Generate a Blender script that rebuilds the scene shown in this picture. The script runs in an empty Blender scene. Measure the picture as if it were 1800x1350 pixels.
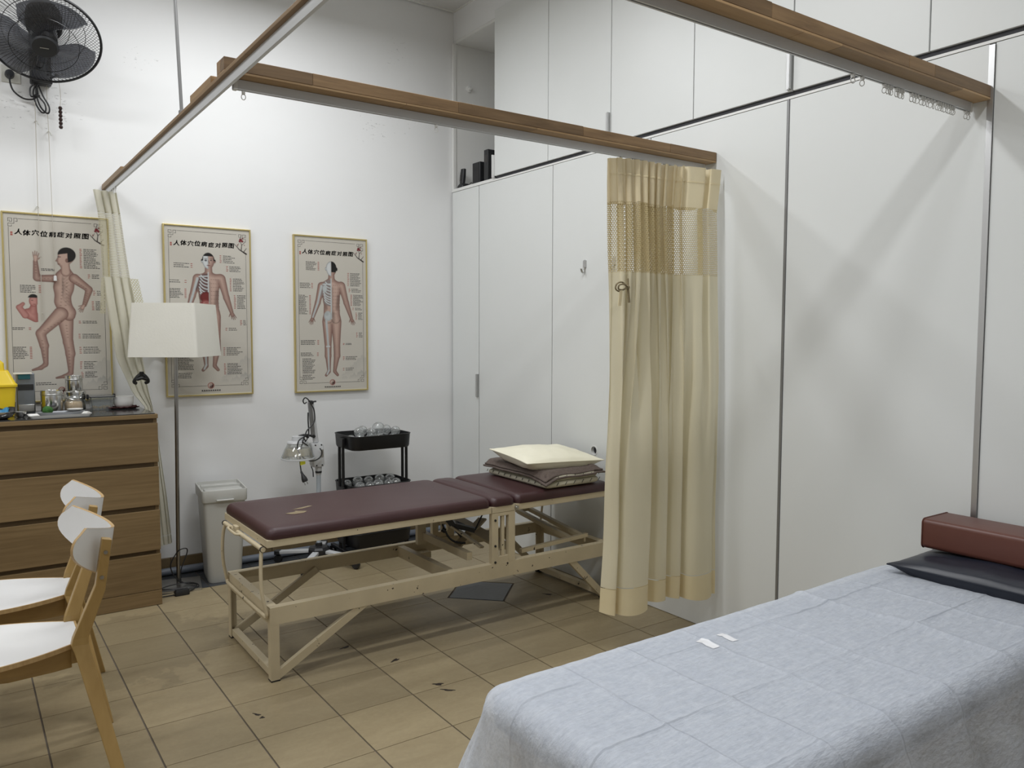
import bpy, bmesh, math, random
import numpy as np
from mathutils import Vector, Matrix, noise

random.seed(7)
scn = bpy.context.scene
COL = scn.collection
PI = math.pi

# ------------------------------------------------------------------ camera
cam_d = bpy.data.cameras.new('camera')
cam_d.sensor_fit = 'HORIZONTAL'; cam_d.sensor_width = 36.0
cam_d.lens = 1397.34 / 1800 * 36.0
cam_d.clip_start = 0.05
cam = bpy.data.objects.new('camera', cam_d); COL.objects.link(cam)
yaw, pitch, roll = 0.61210051, -0.06438584, 0.00262538
Fw = Vector((math.sin(yaw)*math.cos(pitch), math.cos(yaw)*math.cos(pitch), math.sin(pitch)))
Rr = Vector((math.cos(yaw), -math.sin(yaw), 0)); Uu = Rr.cross(Fw)
R2 = math.cos(roll)*Rr + math.sin(roll)*Uu; U2 = -math.sin(roll)*Rr + math.cos(roll)*Uu
mw = Matrix((R2, U2, -Fw)).transposed().to_4x4(); mw.translation = (0, 0, 1.42)
cam.matrix_world = mw
scn.camera = cam

# ------------------------------------------------------------------ world, lights, exposure
w = bpy.data.worlds.new('world'); scn.world = w; w.use_nodes = True
w.node_tree.nodes['Background'].inputs[0].default_value = (.8, .87, 1, 1)
w.node_tree.nodes['Background'].inputs[1].default_value = 0.05
scn.view_settings.view_transform = 'Standard'; scn.view_settings.look = 'None'
scn.view_settings.gamma = 1.0; scn.view_settings.use_curve_mapping = False
scn.view_settings.exposure = 0.0

def area(name, loc, sx, sy, power, color=(.96, .98, 1.0)):
    d = bpy.data.lights.new(name, 'AREA'); d.shape = 'RECTANGLE'; d.size = sx; d.size_y = sy
    d.energy = power; d.color = color
    o = bpy.data.objects.new(name, d); COL.objects.link(o); o.location = loc
    return o
# ceiling battens, hung a little below the panels, shining down
area('batten_lamp', (1.30, 4.00, 3.42), 1.3, .16, 22)
area('batten_lamp', (1.35, 2.45, 3.42), 1.3, .16, 29)
area('batten_lamp', (1.20, 0.45, 3.42), 1.3, .16, 20)
area('batten_lamp', (-0.9, 3.40, 3.42), 1.3, .16, 28)
area('batten_lamp', (-1.1, 1.00, 3.42), 1.3, .16, 26)

# ------------------------------------------------------------------ helpers
ORG = {}

class MB:
    def __init__(s): s.v = []; s.f = []; s.uv = None
    def add(s, vs, fs):
        o = len(s.v); s.v += [tuple(p) for p in vs]; s.f += [tuple(i+o for i in f) for f in fs]; return s
    def box(s, a, b):
        x0, y0, z0 = a; x1, y1, z1 = b
        return s.add([(x0,y0,z0),(x1,y0,z0),(x1,y1,z0),(x0,y1,z0),(x0,y0,z1),(x1,y0,z1),(x1,y1,z1),(x0,y1,z1)],
                     [(3,2,1,0),(4,5,6,7),(0,1,5,4),(1,2,6,5),(2,3,7,6),(3,0,4,7)])
    def bar(s, p, q, wd, ht, up=(0,0,1)):
        """rectangular bar from p to q: width across, height along up"""
        p = Vector(p); q = Vector(q); d = (q-p).normalized(); up = Vector(up)
        a = d.cross(up)
        if a.length < 1e-4: a = d.cross(Vector((1,0,0)))
        a.normalize(); b = a.cross(d); a *= wd/2; b *= ht/2
        return s.add([p-a-b, p+a-b, p+a+b, p-a+b, q-a-b, q+a-b, q+a+b, q-a+b],
                     [(3,2,1,0),(4,5,6,7),(0,1,5,4),(1,2,6,5),(2,3,7,6),(3,0,4,7)])
    def tube(s, pts, r, n=8, closed=False, caps=True):
        pts = [Vector(p) for p in pts]; m = len(pts)
        rs = r if isinstance(r, (list, tuple)) else [r]*m
        t0 = (pts[1]-pts[0]).normalized()
        a = t0.orthogonal().normalized(); vs = []
        for i in range(m):
            if closed: t = pts[(i+1) % m]-pts[i-1]
            else: t = pts[min(i+1, m-1)]-pts[max(i-1, 0)]
            t = t.normalized() if t.length > 1e-9 else t0
            a = a - t*a.dot(t)
            a = a.normalized() if a.length > 1e-6 else t.orthogonal().normalized()
            b = t.cross(a)
            for k in range(n):
                c = 2*PI*k/n; vs.append(pts[i] + (a*math.cos(c)+b*math.sin(c))*rs[i])
        fs = []
        for i in range(m if closed else m-1):
            j = (i+1) % m
            for k in range(n):
                l = (k+1) % n; fs.append((i*n+k, i*n+l, j*n+l, j*n+k))
        if caps and not closed:
            fs.append(tuple(range(n-1, -1, -1))); fs.append(tuple((m-1)*n+k for k in range(n)))
        return s.add(vs, fs)
    def lathe(s, prof, c=(0,0,0), n=24, axis=None, close=False):
        """prof = [(r, h)...] around +z through c, or around axis"""
        c = Vector(c); ax = Vector(axis or (0,0,1)).normalized()
        a = ax.orthogonal().normalized(); b = ax.cross(a); vs = []
        for r, h in prof:
            for k in range(n):
                t = 2*PI*k/n; vs.append(c + ax*h + (a*math.cos(t)+b*math.sin(t))*r)
        fs = []; m = len(prof)
        for i in range(m if close else m-1):
            j = (i+1) % m
            for k in range(n):
                l = (k+1) % n; fs.append((i*n+k, i*n+l, j*n+l, j*n+k))
        if not close:
            if prof[0][0] > 1e-5: fs.append(tuple(range(n-1, -1, -1)))
            if prof[-1][0] > 1e-5: fs.append(tuple((m-1)*n+k for k in range(n)))
        return s.add(vs, fs)
    def prism(s, poly, d, fn):
        """poly 2D counter-clockwise; fn(u, v, t) -> point, t in (0, d)"""
        n = len(poly); vs = [fn(u, v, 0) for u, v in poly] + [fn(u, v, d) for u, v in poly]
        fs = [tuple(range(n-1, -1, -1)), tuple(range(n, 2*n))] + [(i, (i+1) % n, n+(i+1) % n, n+i) for i in range(n)]
        return s.add(vs, fs)
    def loft(s, secs, cap=True, close=False):
        m = len(secs); n = len(secs[0]); vs = [p for q in secs for p in q]; fs = []
        for i in range(m if close else m-1):
            j = (i+1) % m
            for k in range(n):
                l = (k+1) % n; fs.append((i*n+k, i*n+l, j*n+l, j*n+k))
        if cap and not close:
            fs.append(tuple(range(n-1, -1, -1))); fs.append(tuple((m-1)*n+k for k in range(n)))
        return s.add(vs, fs)
    def grid(s, nu, nv, fn, uv=None):
        o = len(s.v)
        vs = [fn(i/nu, j/nv) for j in range(nv+1) for i in range(nu+1)]
        fs = [(j*(nu+1)+i, j*(nu+1)+i+1, (j+1)*(nu+1)+i+1, (j+1)*(nu+1)+i) for j in range(nv) for i in range(nu)]
        if uv:
            if s.uv is None: s.uv = []
            s.uv += [uv(i/nu, j/nv) for j in range(nv+1) for i in range(nu+1)]
        return s.add(vs, fs)

def rrect(cx, cy, wd, dp, r, z, k=5):
    r = min(r, wd/2-1e-4, dp/2-1e-4); out = []
    for sx, sy, a0 in ((1,1,0),(-1,1,PI/2),(-1,-1,PI),(1,-1,3*PI/2)):
        for i in range(k+1):
            a = a0 + PI/2*i/k
            out.append((cx+sx*(wd/2-r)+r*math.cos(a), cy+sy*(dp/2-r)+r*math.sin(a), z))
    return out

def sm(pts, k=6, closed=False):
    """Catmull-Rom through the points"""
    P = [Vector(p) for p in pts]; n = len(P); out = []
    for i in range(n if closed else n-1):
        if closed: a, b, c, d = P[i-1], P[i], P[(i+1) % n], P[(i+2) % n]
        else: a, b, c, d = P[max(i-1,0)], P[i], P[i+1], P[min(i+2,n-1)]
        for j in range(k):
            t = j/k
            out.append(.5*((2*b)+(c-a)*t+(2*a-5*b+4*c-d)*t*t+(3*b-a-3*c+d)*t**3))
    if not closed: out.append(P[-1])
    return out

def root_org(p):
    while p is not None:
        if p.name in ORG: return ORG[p.name]
        p = p.parent
    return None

def obj(name, mb, m, parent=None, bevel=0, smooth=True, angle=35, solid=0, sub=0, seg=2):
    me = bpy.data.meshes.new(name)
    g = root_org(parent)
    vs = mb.v if g is None else [(x-g[0], y-g[1], z-g[2]) for x, y, z in mb.v]
    me.from_pydata(vs, [], mb.f)
    if mb.uv:
        l = me.uv_layers.new(name='uv')
        idx = np.empty(len(me.loops), dtype=np.int32); me.loops.foreach_get('vertex_index', idx)
        l.data.foreach_set('uv', np.array(mb.uv, dtype=np.float32)[idx].ravel())
    if smooth:
        me.shade_smooth(); me.set_sharp_from_angle(angle=math.radians(angle))
    if m: me.materials.append(m)
    o = bpy.data.objects.new(name, me); COL.objects.link(o)
    if parent is not None: o.parent = parent
    if solid:
        q = o.modifiers.new('s', 'SOLIDIFY'); q.thickness = solid; q.offset = 0
    if sub:
        q = o.modifiers.new('u', 'SUBSURF'); q.levels = sub; q.render_levels = sub
    if bevel:
        q = o.modifiers.new('b', 'BEVEL'); q.width = bevel; q.segments = seg; q.limit_method = 'ANGLE'; q.angle_limit = math.radians(40)
        q.harden_normals = False
    return o

def tag(o, label, cat, group=None):
    o['label'] = label; o['category'] = cat
    if group: o['group'] = group
    return o

def thing(name, label, cat, loc=(0,0,0), rz=0, group=None, local=False):
    o = bpy.data.objects.new(name, None); COL.objects.link(o)
    o.empty_display_size = .05; o.location = loc; o.rotation_euler = (0, 0, rz)
    if not local: ORG[o.name] = Vector(loc)
    return tag(o, label, cat, group)

def struct(name, mb, m, parent=None, **k):
    o = obj(name, mb, m, parent, **k)
    if parent is None: o['kind'] = 'structure'
    return o

def dup(root, loc, rz, label, group=None):
    r = root.copy(); COL.objects.link(r); r.location = loc; r.rotation_euler = (0, 0, rz); r['label'] = label
    if group: r['group'] = group
    for ch in list(root.children):
        c = ch.copy(); COL.objects.link(c); c.parent = r
        for g in list(ch.children):
            d = g.copy(); COL.objects.link(d); d.parent = c
    return r

# ------------------------------------------------------------------ materials
class N:
    """small node-graph helper"""
    def __init__(s, name):
        s.m = bpy.data.materials.new(name); s.m.use_nodes = True
        s.t = s.m.node_tree; s.p = s.t.nodes['Principled BSDF']; s.out = s.t.nodes['Material Output']
    def n(s, k, **kw):
        x = s.t.nodes.new(k)
        for a, b in kw.items(): setattr(x, a, b)
        return x
    def l(s, a, b): s.t.links.new(a, b)
    def set(s, node, i, v):
        if hasattr(v, 'is_linked'): s.l(v, node.inputs[i])
        else: node.inputs[i].default_value = v
    def math(s, op, a, b=0.0, c=None):
        x = s.n('ShaderNodeMath', operation=op); s.set(x, 0, a); s.set(x, 1, b)
        if c is not None: s.set(x, 2, c)
        return x.outputs[0]
    def mix(s, f, a, b, bt='MIX'):
        x = s.n('ShaderNodeMix', data_type='RGBA', blend_type=bt)
        s.set(x, 0, f); s.set(x, 6, col(a) if isinstance(a, tuple) else a); s.set(x, 7, col(b) if isinstance(b, tuple) else b)
        return x.outputs[2]
    def ramp(s, f, lo, hi):
        x = s.n('ShaderNodeMapRange'); s.set(x, 0, f); x.inputs[1].default_value = lo; x.inputs[2].default_value = hi
        return x.outputs[0]
    def coord(s, kind='Object', scale=(1,1,1), rot=(0,0,0)):
        if kind == 'World': c = s.n('ShaderNodeNewGeometry').outputs['Position']
        else: c = s.n('ShaderNodeTexCoord').outputs[kind]
        mp = s.n('ShaderNodeMapping'); mp.inputs['Scale'].default_value = scale; mp.inputs['Rotation'].default_value = rot
        s.l(c, mp.inputs[0]); return mp.outputs[0]
    def noise(s, vec, scale, det=4, rough=.55, dist=0):
        x = s.n('ShaderNodeTexNoise'); s.l(vec, x.inputs['Vector']); x.inputs['Scale'].default_value = scale
        x.inputs['Detail'].default_value = det; x.inputs['Roughness'].default_value = rough; x.inputs['Distortion'].default_value = dist
        return x.outputs['Fac']
    def bump(s, h, strength=.2, dist=.01):
        x = s.n('ShaderNodeBump'); s.l(h, x.inputs['Height']); x.inputs['Strength'].default_value = strength
        x.inputs['Distance'].default_value = dist; s.l(x.outputs[0], s.p.inputs['Normal']); return x.outputs[0]

def col(c): return (*c, 1.0) if len(c) == 3 else c

def mat(name, c, rough=.5, metal=0, c2=None, ns=6, st=(1,1,1), det=4, lo=.3, hi=.7, bump=0, bs=None, bst=None, rnd=0, spec=.5, space='Object', dist=.01, warp=0):
    g = N(name); p = g.p
    p.inputs['Roughness'].default_value = rough; p.inputs['Metallic'].default_value = metal
    p.inputs['Specular IOR Level'].default_value = spec
    cc = None
    if c2 is not None:
        f = g.ramp(g.noise(g.coord(space, st), ns, det, .6, warp), lo, hi); cc = g.mix(f, c, c2)
    if rnd:
        r = g.n('ShaderNodeObjectInfo').outputs['Random']
        hsv = g.n('ShaderNodeHueSaturation'); g.set(hsv, 'Color', cc if cc is not None else col(c))
        g.l(g.math('ADD', g.math('MULTIPLY', r, rnd), 1-rnd/2), hsv.inputs['Value']); cc = hsv.outputs[0]
    if cc is not None: g.l(cc, p.inputs['Base Color'])
    else: p.inputs['Base Color'].default_value = col(c)
    if bump: g.bump(g.noise(g.coord(space, bst or st), bs or ns*4, 5), bump, dist)
    return g.m

def glass_like(name, tint, clear=.75, rough=.04, haze=.10):
    g = N(name)
    tr = g.n('ShaderNodeBsdfTransparent'); tr.inputs[0].default_value = col(tint)
    gl = g.n('ShaderNodeBsdfGlossy'); gl.inputs['Roughness'].default_value = rough; gl.inputs[0].default_value = (1,1,1,1)
    fr = g.n('ShaderNodeLayerWeight'); fr.inputs[0].default_value = .22
    mx = g.n('ShaderNodeMixShader')
    g.l(g.math('MINIMUM', g.math('ADD', g.math('MULTIPLY', fr.outputs['Fresnel'], .55), (1-clear)*.22), .95), mx.inputs[0])
    df = g.n('ShaderNodeBsdfDiffuse'); df.inputs[0].default_value = col(tint); m2 = g.n('ShaderNodeMixShader'); m2.inputs[0].default_value = haze
    g.l(tr.outputs[0], m2.inputs[1]); g.l(df.outputs[0], m2.inputs[2])
    g.l(m2.outputs[0], mx.inputs[1]); g.l(gl.outputs[0], mx.inputs[2]); g.l(mx.outputs[0], g.out.inputs['Surface'])
    return g.m

def cloth_mat(name, c, c2, ns=6, st=(1,1,1), transl=.35, rough=.8, bump=.1, bs=60, transp=0, space='Object', wr=None, sheen=0, creases=None):
    """thin fabric: principled plus translucent, optional see-through"""
    g = N(name); p = g.p
    f = g.ramp(g.noise(g.coord(space, st), ns, 4), .3, .7); cc = g.mix(f, c, c2); g.l(cc, p.inputs['Base Color'])
    p.inputs['Roughness'].default_value = rough; p.inputs['Sheen Weight'].default_value = sheen
    h = g.noise(g.coord(space, st), bs, 5)
    if wr:
        h2 = g.noise(g.coord(space, wr[0]), wr[1], 5, .6, .6); h = g.math('ADD', g.math('MULTIPLY', h2, wr[2]), h)
    if creases:
        sx = g.n('ShaderNodeSeparateXYZ'); g.l(g.n('ShaderNodeNewGeometry').outputs['Position'], sx.inputs[0])
        wob = g.math('MULTIPLY', g.math('SUBTRACT', g.noise(g.coord('World'), 6, 3), .5), .03)
        for ax, cs in enumerate(creases):
            mk_ = g.math('ADD', g.ramp(g.noise(g.coord('World', (1,1,1)), 3.1, 3), .38, .66), .12)
            for c_ in cs:
                d_ = g.math('ABSOLUTE', g.math('SUBTRACT', g.math('ADD', sx.outputs[ax], wob), c_))
                h = g.math('ADD', h, g.math('MULTIPLY', g.math('MAXIMUM', g.math('SUBTRACT', 1.0, g.math('DIVIDE', d_, .0055)), 0.0), g.math('MULTIPLY', mk_, 1.25)))
    nb = g.bump(h, bump, .01)
    tl = g.n('ShaderNodeBsdfTranslucent'); g.l(cc, tl.inputs[0]); g.l(nb, tl.inputs['Normal'])
    mx = g.n('ShaderNodeMixShader'); mx.inputs[0].default_value = transl
    g.l(p.outputs[0], mx.inputs[1]); g.l(tl.outputs[0], mx.inputs[2]); last = mx.outputs[0]
    if transp:
        tr = g.n('ShaderNodeBsdfTransparent'); m2 = g.n('ShaderNodeMixShader')
        fv = g.ramp(g.noise(g.coord(space, (1,1,1)), 70, 5), .2, .8)
        g.l(g.math('MULTIPLY', g.math('ADD', g.math('MULTIPLY', fv, .7), .65), transp), m2.inputs[0])
        g.l(last, m2.inputs[1]); g.l(tr.outputs[0], m2.inputs[2]); last = m2.outputs[0]
    g.l(last, g.out.inputs['Surface'])
    return g.m

def net_mat(name, c):
    """fabric netting: elongated holes on an offset grid of the mesh's own uv (metres)"""
    g = N(name); p = g.p; p.inputs['Base Color'].default_value = col(c); p.inputs['Roughness'].default_value = .8
    uv = g.n('ShaderNodeTexCoord').outputs['UV']; sp = g.n('ShaderNodeSeparateXYZ'); g.l(uv, sp.inputs[0])
    y = g.math('MULTIPLY', sp.outputs[1], 1/.0085); row = g.math('FLOOR', y)
    x = g.math('ADD', g.math('MULTIPLY', sp.outputs[0], 1/.0100), g.math('MULTIPLY', g.math('MODULO', row, 2.0), .5))
    fx = g.math('SUBTRACT', g.math('FRACT', x), .5); fy = g.math('SUBTRACT', g.math('FRACT', y), .5)
    d = g.math('SQRT', g.math('ADD', g.math('POWER', fx, 2.0), g.math('POWER', fy, 2.0)))
    hole = g.math('LESS_THAN', d, .355)
    tr = g.n('ShaderNodeBsdfTransparent'); tl = g.n('ShaderNodeBsdfTranslucent'); tl.inputs[0].default_value = col(c)
    m0 = g.n('ShaderNodeMixShader'); m0.inputs[0].default_value = .35
    g.l(p.outputs[0], m0.inputs[1]); g.l(tl.outputs[0], m0.inputs[2])
    mx = g.n('ShaderNodeMixShader'); g.l(hole, mx.inputs[0]); g.l(m0.outputs[0], mx.inputs[1]); g.l(tr.outputs[0], mx.inputs[2])
    g.l(mx.outputs[0], g.out.inputs['Surface'])
    return g.m

def wood(name, a, b, axis=0, ns=2.2, rough=.5, fine=26, rnd=0, bump=.05):
    """grain along axis"""
    s1 = [fine]*3; s1[axis] = 1.2; s2 = [5]*3; s2[axis] = .5
    g = N(name); p = g.p
    f1 = g.noise(g.coord('Object', tuple(s1)), ns, 5, .6, .4); f2 = g.noise(g.coord('Object', tuple(s2)), 1.0, 3, .5, .3)
    f = g.ramp(g.math('ADD', g.math('MULTIPLY', f1, .6), g.math('MULTIPLY', f2, .4)), .32, .68)
    cc = g.mix(f, a, b)
    if rnd:
        r = g.n('ShaderNodeObjectInfo').outputs['Random']; hsv = g.n('ShaderNodeHueSaturation'); g.l(cc, hsv.inputs['Color'])
        g.l(g.math('ADD', g.math('MULTIPLY', r, rnd), 1-rnd/2), hsv.inputs['Value']); cc = hsv.outputs[0]
    g.l(cc, p.inputs['Base Color']); p.inputs['Roughness'].default_value = rough
    if bump: g.bump(f1, bump, .003)
    return g.m

def chipped(name, c, dark, rough=.45, thr=.66, ns=26):
    """painted metal with worn chips"""
    g = N(name); p = g.p
    v = g.coord('Object'); big = g.ramp(g.noise(v, 7, 4), .3, .7)
    cc = g.mix(big, c, tuple(x*.86 for x in c))
    chip = g.math('MULTIPLY', g.math('GREATER_THAN', g.noise(v, ns, 3, .7), thr), g.math('GREATER_THAN', g.noise(v, 3.0, 2), .5))
    cc = g.mix(chip, cc, dark); g.l(cc, p.inputs['Base Color']); p.inputs['Roughness'].default_value = rough
    return g.m

def wall_mat(name, c, marks=()):
    """painted plaster; marks = (x, y, z, radius) places where it is scuffed"""
    g = N(name); p = g.p; v = g.coord('World')
    cc = g.mix(g.ramp(g.noise(v, 1.1, 5), .3, .75), c, tuple(x*.955 for x in c))
    if marks:
        tot = None; pos = g.n('ShaderNodeNewGeometry').outputs['Position']
        for x, y, z, r in marks:
            d = g.n('ShaderNodeVectorMath', operation='DISTANCE'); g.l(pos, d.inputs[0]); d.inputs[1].default_value = (x, y, z)
            m = g.math('MAXIMUM', g.math('SUBTRACT', 1.0, g.math('DIVIDE', d.outputs['Value'], r)), 0.0)
            tot = m if tot is None else g.math('ADD', tot, m)
        n = g.noise(g.coord('World', (16, 16, 38)), 1.6, 6, .7)
        smudge = g.math('MULTIPLY', g.math('GREATER_THAN', g.math('ADD', n, g.math('MULTIPLY', g.math('MINIMUM', tot, 1.0), .12)), .70), g.math('MINIMUM', g.math('MULTIPLY', tot, 1.6), .38))
        cc = g.mix(smudge, cc, (.22, .22, .22))
    g.l(cc, p.inputs['Base Color']); p.inputs['Roughness'].default_value = .62; p.inputs['Specular IOR Level'].default_value = .35
    g.bump(g.noise(v, 22, 5, .6), .12, .004)
    return g.m

def tile_mat(name, a, b, stain=None, rough=.42):
    g = N(name); p = g.p; v = g.coord('World')
    r = g.n('ShaderNodeObjectInfo').outputs['Random']
    off = g.n('ShaderNodeVectorMath', operation='ADD'); g.l(v, off.inputs[0])
    cx = g.n('ShaderNodeCombineXYZ'); g.l(g.math('MULTIPLY', r, 37.0), cx.inputs[2]); g.l(cx.outputs[0], off.inputs[1])
    st = g.n('ShaderNodeMapping'); st.inputs['Scale'].default_value = (3.0, 9.0, 3.0); g.l(off.outputs[0], st.inputs[0])
    f = g.ramp(g.noise(st.outputs[0], 1.4, 7, .68, .5), .28, .72); f2 = g.ramp(g.noise(off.outputs[0], 60, 4), .3, .75)
    cc = g.mix(f, a, b); cc = g.mix(g.math('MULTIPLY', f2, .25), cc, tuple(x*.55 for x in a))
    if stain:
        x, y, rad = stain
        d = g.n('ShaderNodeVectorMath', operation='DISTANCE'); g.l(g.n('ShaderNodeNewGeometry').outputs['Position'], d.inputs[0]); d.inputs[1].default_value = (x, y, 0)
        k = g.math('SUBTRACT', 1.0, g.math('DIVIDE', d.outputs['Value'], rad))
        msk = g.ramp(g.math('ADD', k, g.math('MULTIPLY', g.math('SUBTRACT', g.noise(v, 7, 5, .6), .5), 1.6)), .30, .36)
        cc = g.mix(g.math('MULTIPLY', msk, .42), cc, tuple(x*.5 for x in a))
    hsv = g.n('ShaderNodeHueSaturation'); g.l(cc, hsv.inputs['Color']); g.l(g.math('ADD', g.math('MULTIPLY', r, .16), .92), hsv.inputs['Value'])
    g.l(hsv.outputs[0], p.inputs['Base Color']); p.inputs['Roughness'].default_value = rough
    g.bump(g.noise(v, 45, 5, .65), .18, .004)
    return g.m

def attr_mat(name, rough=.5):
    g = N(name); a = g.n('ShaderNodeVertexColor', layer_name='print'); g.l(a.outputs[0], g.p.inputs['Base Color'])
    g.p.inputs['Roughness'].default_value = rough; g.p.inputs['Specular IOR Level'].default_value = .3
    return g.m

def velvet_pad(name, c, c2):
    """vinyl, worn and dusty"""
    return mat(name, c, .42, c2=c2, ns=3, lo=.25, hi=.75, bump=.05, bs=160, spec=.5)

WALLM = (.84, .845, .845)
M = {}
M['wall'] = wall_mat('white_plaster', WALLM)
M['wall_back'] = wall_mat('scuffed_white_plaster', WALLM, [(.50,4.92,2.62,.22),(.25,4.92,2.62,.3),(2.33,4.92,2.78,.22),(2.62,4.92,2.9,.2),(.9,4.92,2.95,.15),(2.5,4.92,3.3,.18)])
M['ceiling'] = mat('white_ceiling_panel', (.74,.74,.73), .7, c2=(.70,.70,.69), ns=3)
M['white_lam'] = mat('white_laminate', (.755,.77,.76), .43, c2=(.73,.748,.735), ns=1.2)
M['white_edge'] = mat('white_board_edge', (.80,.80,.78), .45)
M['dark_gap'] = mat('dark_joint', (.03,.03,.035), .7)
M['alu'] = mat('brushed_aluminium', (.62,.62,.62), .35, 1.0, c2=(.52,.52,.52), ns=8, st=(1,1,.1))
M['alu_dark'] = mat('grey_metal_strip', (.26,.26,.26), .45, .6)
M['chrome'] = mat('polished_steel', (.75,.75,.74), .16, 1.0, c2=(.62,.62,.6), ns=3)
M['steel'] = mat('satin_steel', (.56,.56,.55), .3, 1.0)
M['tile'] = tile_mat('beige_floor_tile', (.355,.287,.172), (.282,.221,.128), stain=(.62,3.85,.62))
M['tile_dark'] = tile_mat('slate_floor_tile', (.045,.05,.056), (.06,.064,.07), rough=.35)
M['grout'] = mat('dark_brown_grout', (.10,.08,.06), .85, c2=(.14,.115,.09), ns=9)
M['skirt'] = tile_mat('brown_skirting_tile', (.20,.145,.075), (.15,.105,.05), rough=.4)
M['pipe'] = mat('grey_blue_paint', (.16,.18,.215), .45)
M['rail_wood'] = wood('acacia_wood', (.34,.215,.105), (.13,.074,.032), 0, 3.2, .5, 14, rnd=.75)
M['rail_wood_bounce'] = wood('bounce_lit_acacia_wood', (.50,.335,.175), (.33,.20,.092), 0, 2.8, .5, 14, rnd=.4)  # lighter copy of the rail wood, bounce light put into its colour
M['rail_wood_y'] = wood('acacia_wood_lengthways', (.34,.215,.10), (.20,.12,.052), 1, 2.4, .5, 16, rnd=.35)
M['track'] = mat('anodised_track', (.66,.67,.68), .40, .25, c2=(.60,.61,.62), ns=5, st=(.3,.3,3))
M['nylon'] = mat('clear_nylon', (.70,.70,.68), .35)
M['oak'] = wood('oak_veneer', (.250,.168,.078), (.148,.094,.039), 0, 2.6, .5, 30, rnd=.10)
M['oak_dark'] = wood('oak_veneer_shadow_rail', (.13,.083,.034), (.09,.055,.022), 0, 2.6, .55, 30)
M['black_glass'] = mat('smoked_glass_top', (.035,.035,.035), .12, spec=.6)
M['birch'] = wood('birch_wood', (.43,.285,.105), (.345,.215,.070), 2, 2.0, .42, 16)
M['birch_y'] = wood('birch_wood_rail', (.40,.26,.095), (.32,.195,.064), 0, 2.0, .42, 16)
M['ply_edge'] = wood('plywood_edge', (.52,.36,.17), (.36,.22,.09), 2, 3.0, .5, 30)
M['white_gloss'] = mat('white_melamine', (.80,.80,.80), .28)
M['cream_paint'] = chipped('cream_enamel', (.60,.51,.345), (.035,.025,.02))
M['cream_worn'] = chipped('worn_cream_enamel', (.60,.51,.345), (.035,.025,.02), thr=.60, ns=34)
M['maroon'] = velvet_pad('maroon_vinyl', (.044,.015,.017), (.060,.026,.027))
M['foam'] = mat('torn_backing', (.30,.24,.15), .8, c2=(.22,.17,.10), ns=40)
M['black'] = mat('black_plastic', (.016,.016,.017), .42)
M['black_metal'] = mat('black_powder_coat', (.006,.006,.007), .42)
M['navy'] = mat('navy_vinyl', (.012,.015,.026), .38, c2=(.018,.021,.033), ns=5, bump=.05, bs=30)
M['brown_vinyl'] = mat('brown_vinyl', (.125,.040,.026), .40, c2=(.105,.034,.022), ns=4, bump=.10, bs=7, bst=(1,1,2.5))
M['slate_vinyl'] = mat('slate_blue_vinyl', (.16,.19,.25), .5)
M['bin'] = mat('grey_bin_plastic', (.53,.53,.50), .42, c2=(.50,.50,.47), ns=2)
M['shade'] = cloth_mat('cream_lampshade', (.90,.885,.82), (.87,.855,.785), 5, transl=.25, bump=.08, bs=90)
M['nickel'] = mat('dark_nickel', (.33,.32,.31), .28, 1.0)
M['curtain'] = cloth_mat('cream_curtain_cloth', (.85,.79,.60), (.79,.725,.53), 5, (1,1,.25), transl=.30, rough=.55, bump=.06, bs=26, sheen=.3)
M['curtain_hem'] = cloth_mat('cream_satin_hem', (.86,.75,.50), (.80,.69,.44), 6, transl=.2, rough=.38, bump=.12, bs=14)
M['curtain_head'] = cloth_mat('cream_heading_cloth', (.87,.765,.53), (.80,.70,.47), 6, transl=.30, rough=.5, bump=.05, bs=40)
M['net'] = net_mat('cream_netting', (.69,.585,.345))
M['curtain_b'] = cloth_mat('pale_curtain_cloth', (.76,.74,.63), (.70,.675,.555), 5, (1,1,.25), transl=.30, rough=.5, bump=.08, bs=26, sheen=.3)
M['net_b'] = net_mat('pale_netting', (.60,.56,.39))
M['rope'] = mat('braided_cord', (.30,.24,.13), .8, c2=(.18,.14,.08), ns=90, bump=.3, bs=200)
M['string'] = mat('cotton_string', (.50,.46,.40), .8)
M['sheet'] = cloth_mat('nonwoven_sheet', (.86,.90,.97), (.76,.805,.89), 34, (.5,2.0,1), transl=.25, rough=.75, bump=.4, bs=70, transp=.24, wr=((2.2,7.0,3.0),4.0,1.1), creases=((1.18,1.385,1.60,1.845,2.36,2.60),(1.125,1.375,.905)))
M['tape'] = mat('glossy_white_tape', (.86,.87,.90), .22)
M['pillow'] = mat('cream_pillowcase', (.86,.825,.67), .6, c2=(.82,.785,.62), ns=5, bump=.12, bs=8)
M['towel'] = mat('taupe_towel', (.150,.115,.098), .95, c2=(.115,.087,.073), ns=70, bump=.7, bs=180)
M['linen'] = mat('cream_linen', (.52,.49,.385), .8, c2=(.45,.42,.325), ns=9, bump=.25, bs=18)
M['ink'] = mat('black_ink', (.012,.012,.012), .6)
M['ink_grey'] = mat('grey_ink', (.045,.042,.040), .6)
M['ink_red'] = mat('red_ink', (.36,.10,.08), .6)
M['gold'] = mat('brushed_gold_frame', (.60,.49,.22), .36, .8)
M['print'] = attr_mat('poster_print', .42)
M['fan'] = mat('charcoal_plastic', (.020,.022,.026), .40)
M['fan_blade'] = glass_like('smoked_fan_blade', (.42,.43,.46), .95, .3, .14)
M['wire'] = mat('black_wire', (.015,.015,.017), .35)
M['socket'] = mat('ivory_plastic', (.62,.62,.57), .4)
M['bead'] = mat('dark_brown_beads', (.028,.012,.010), .3)
M['yellow'] = mat('yellow_plastic', (.78,.56,.018), .38)
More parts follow.
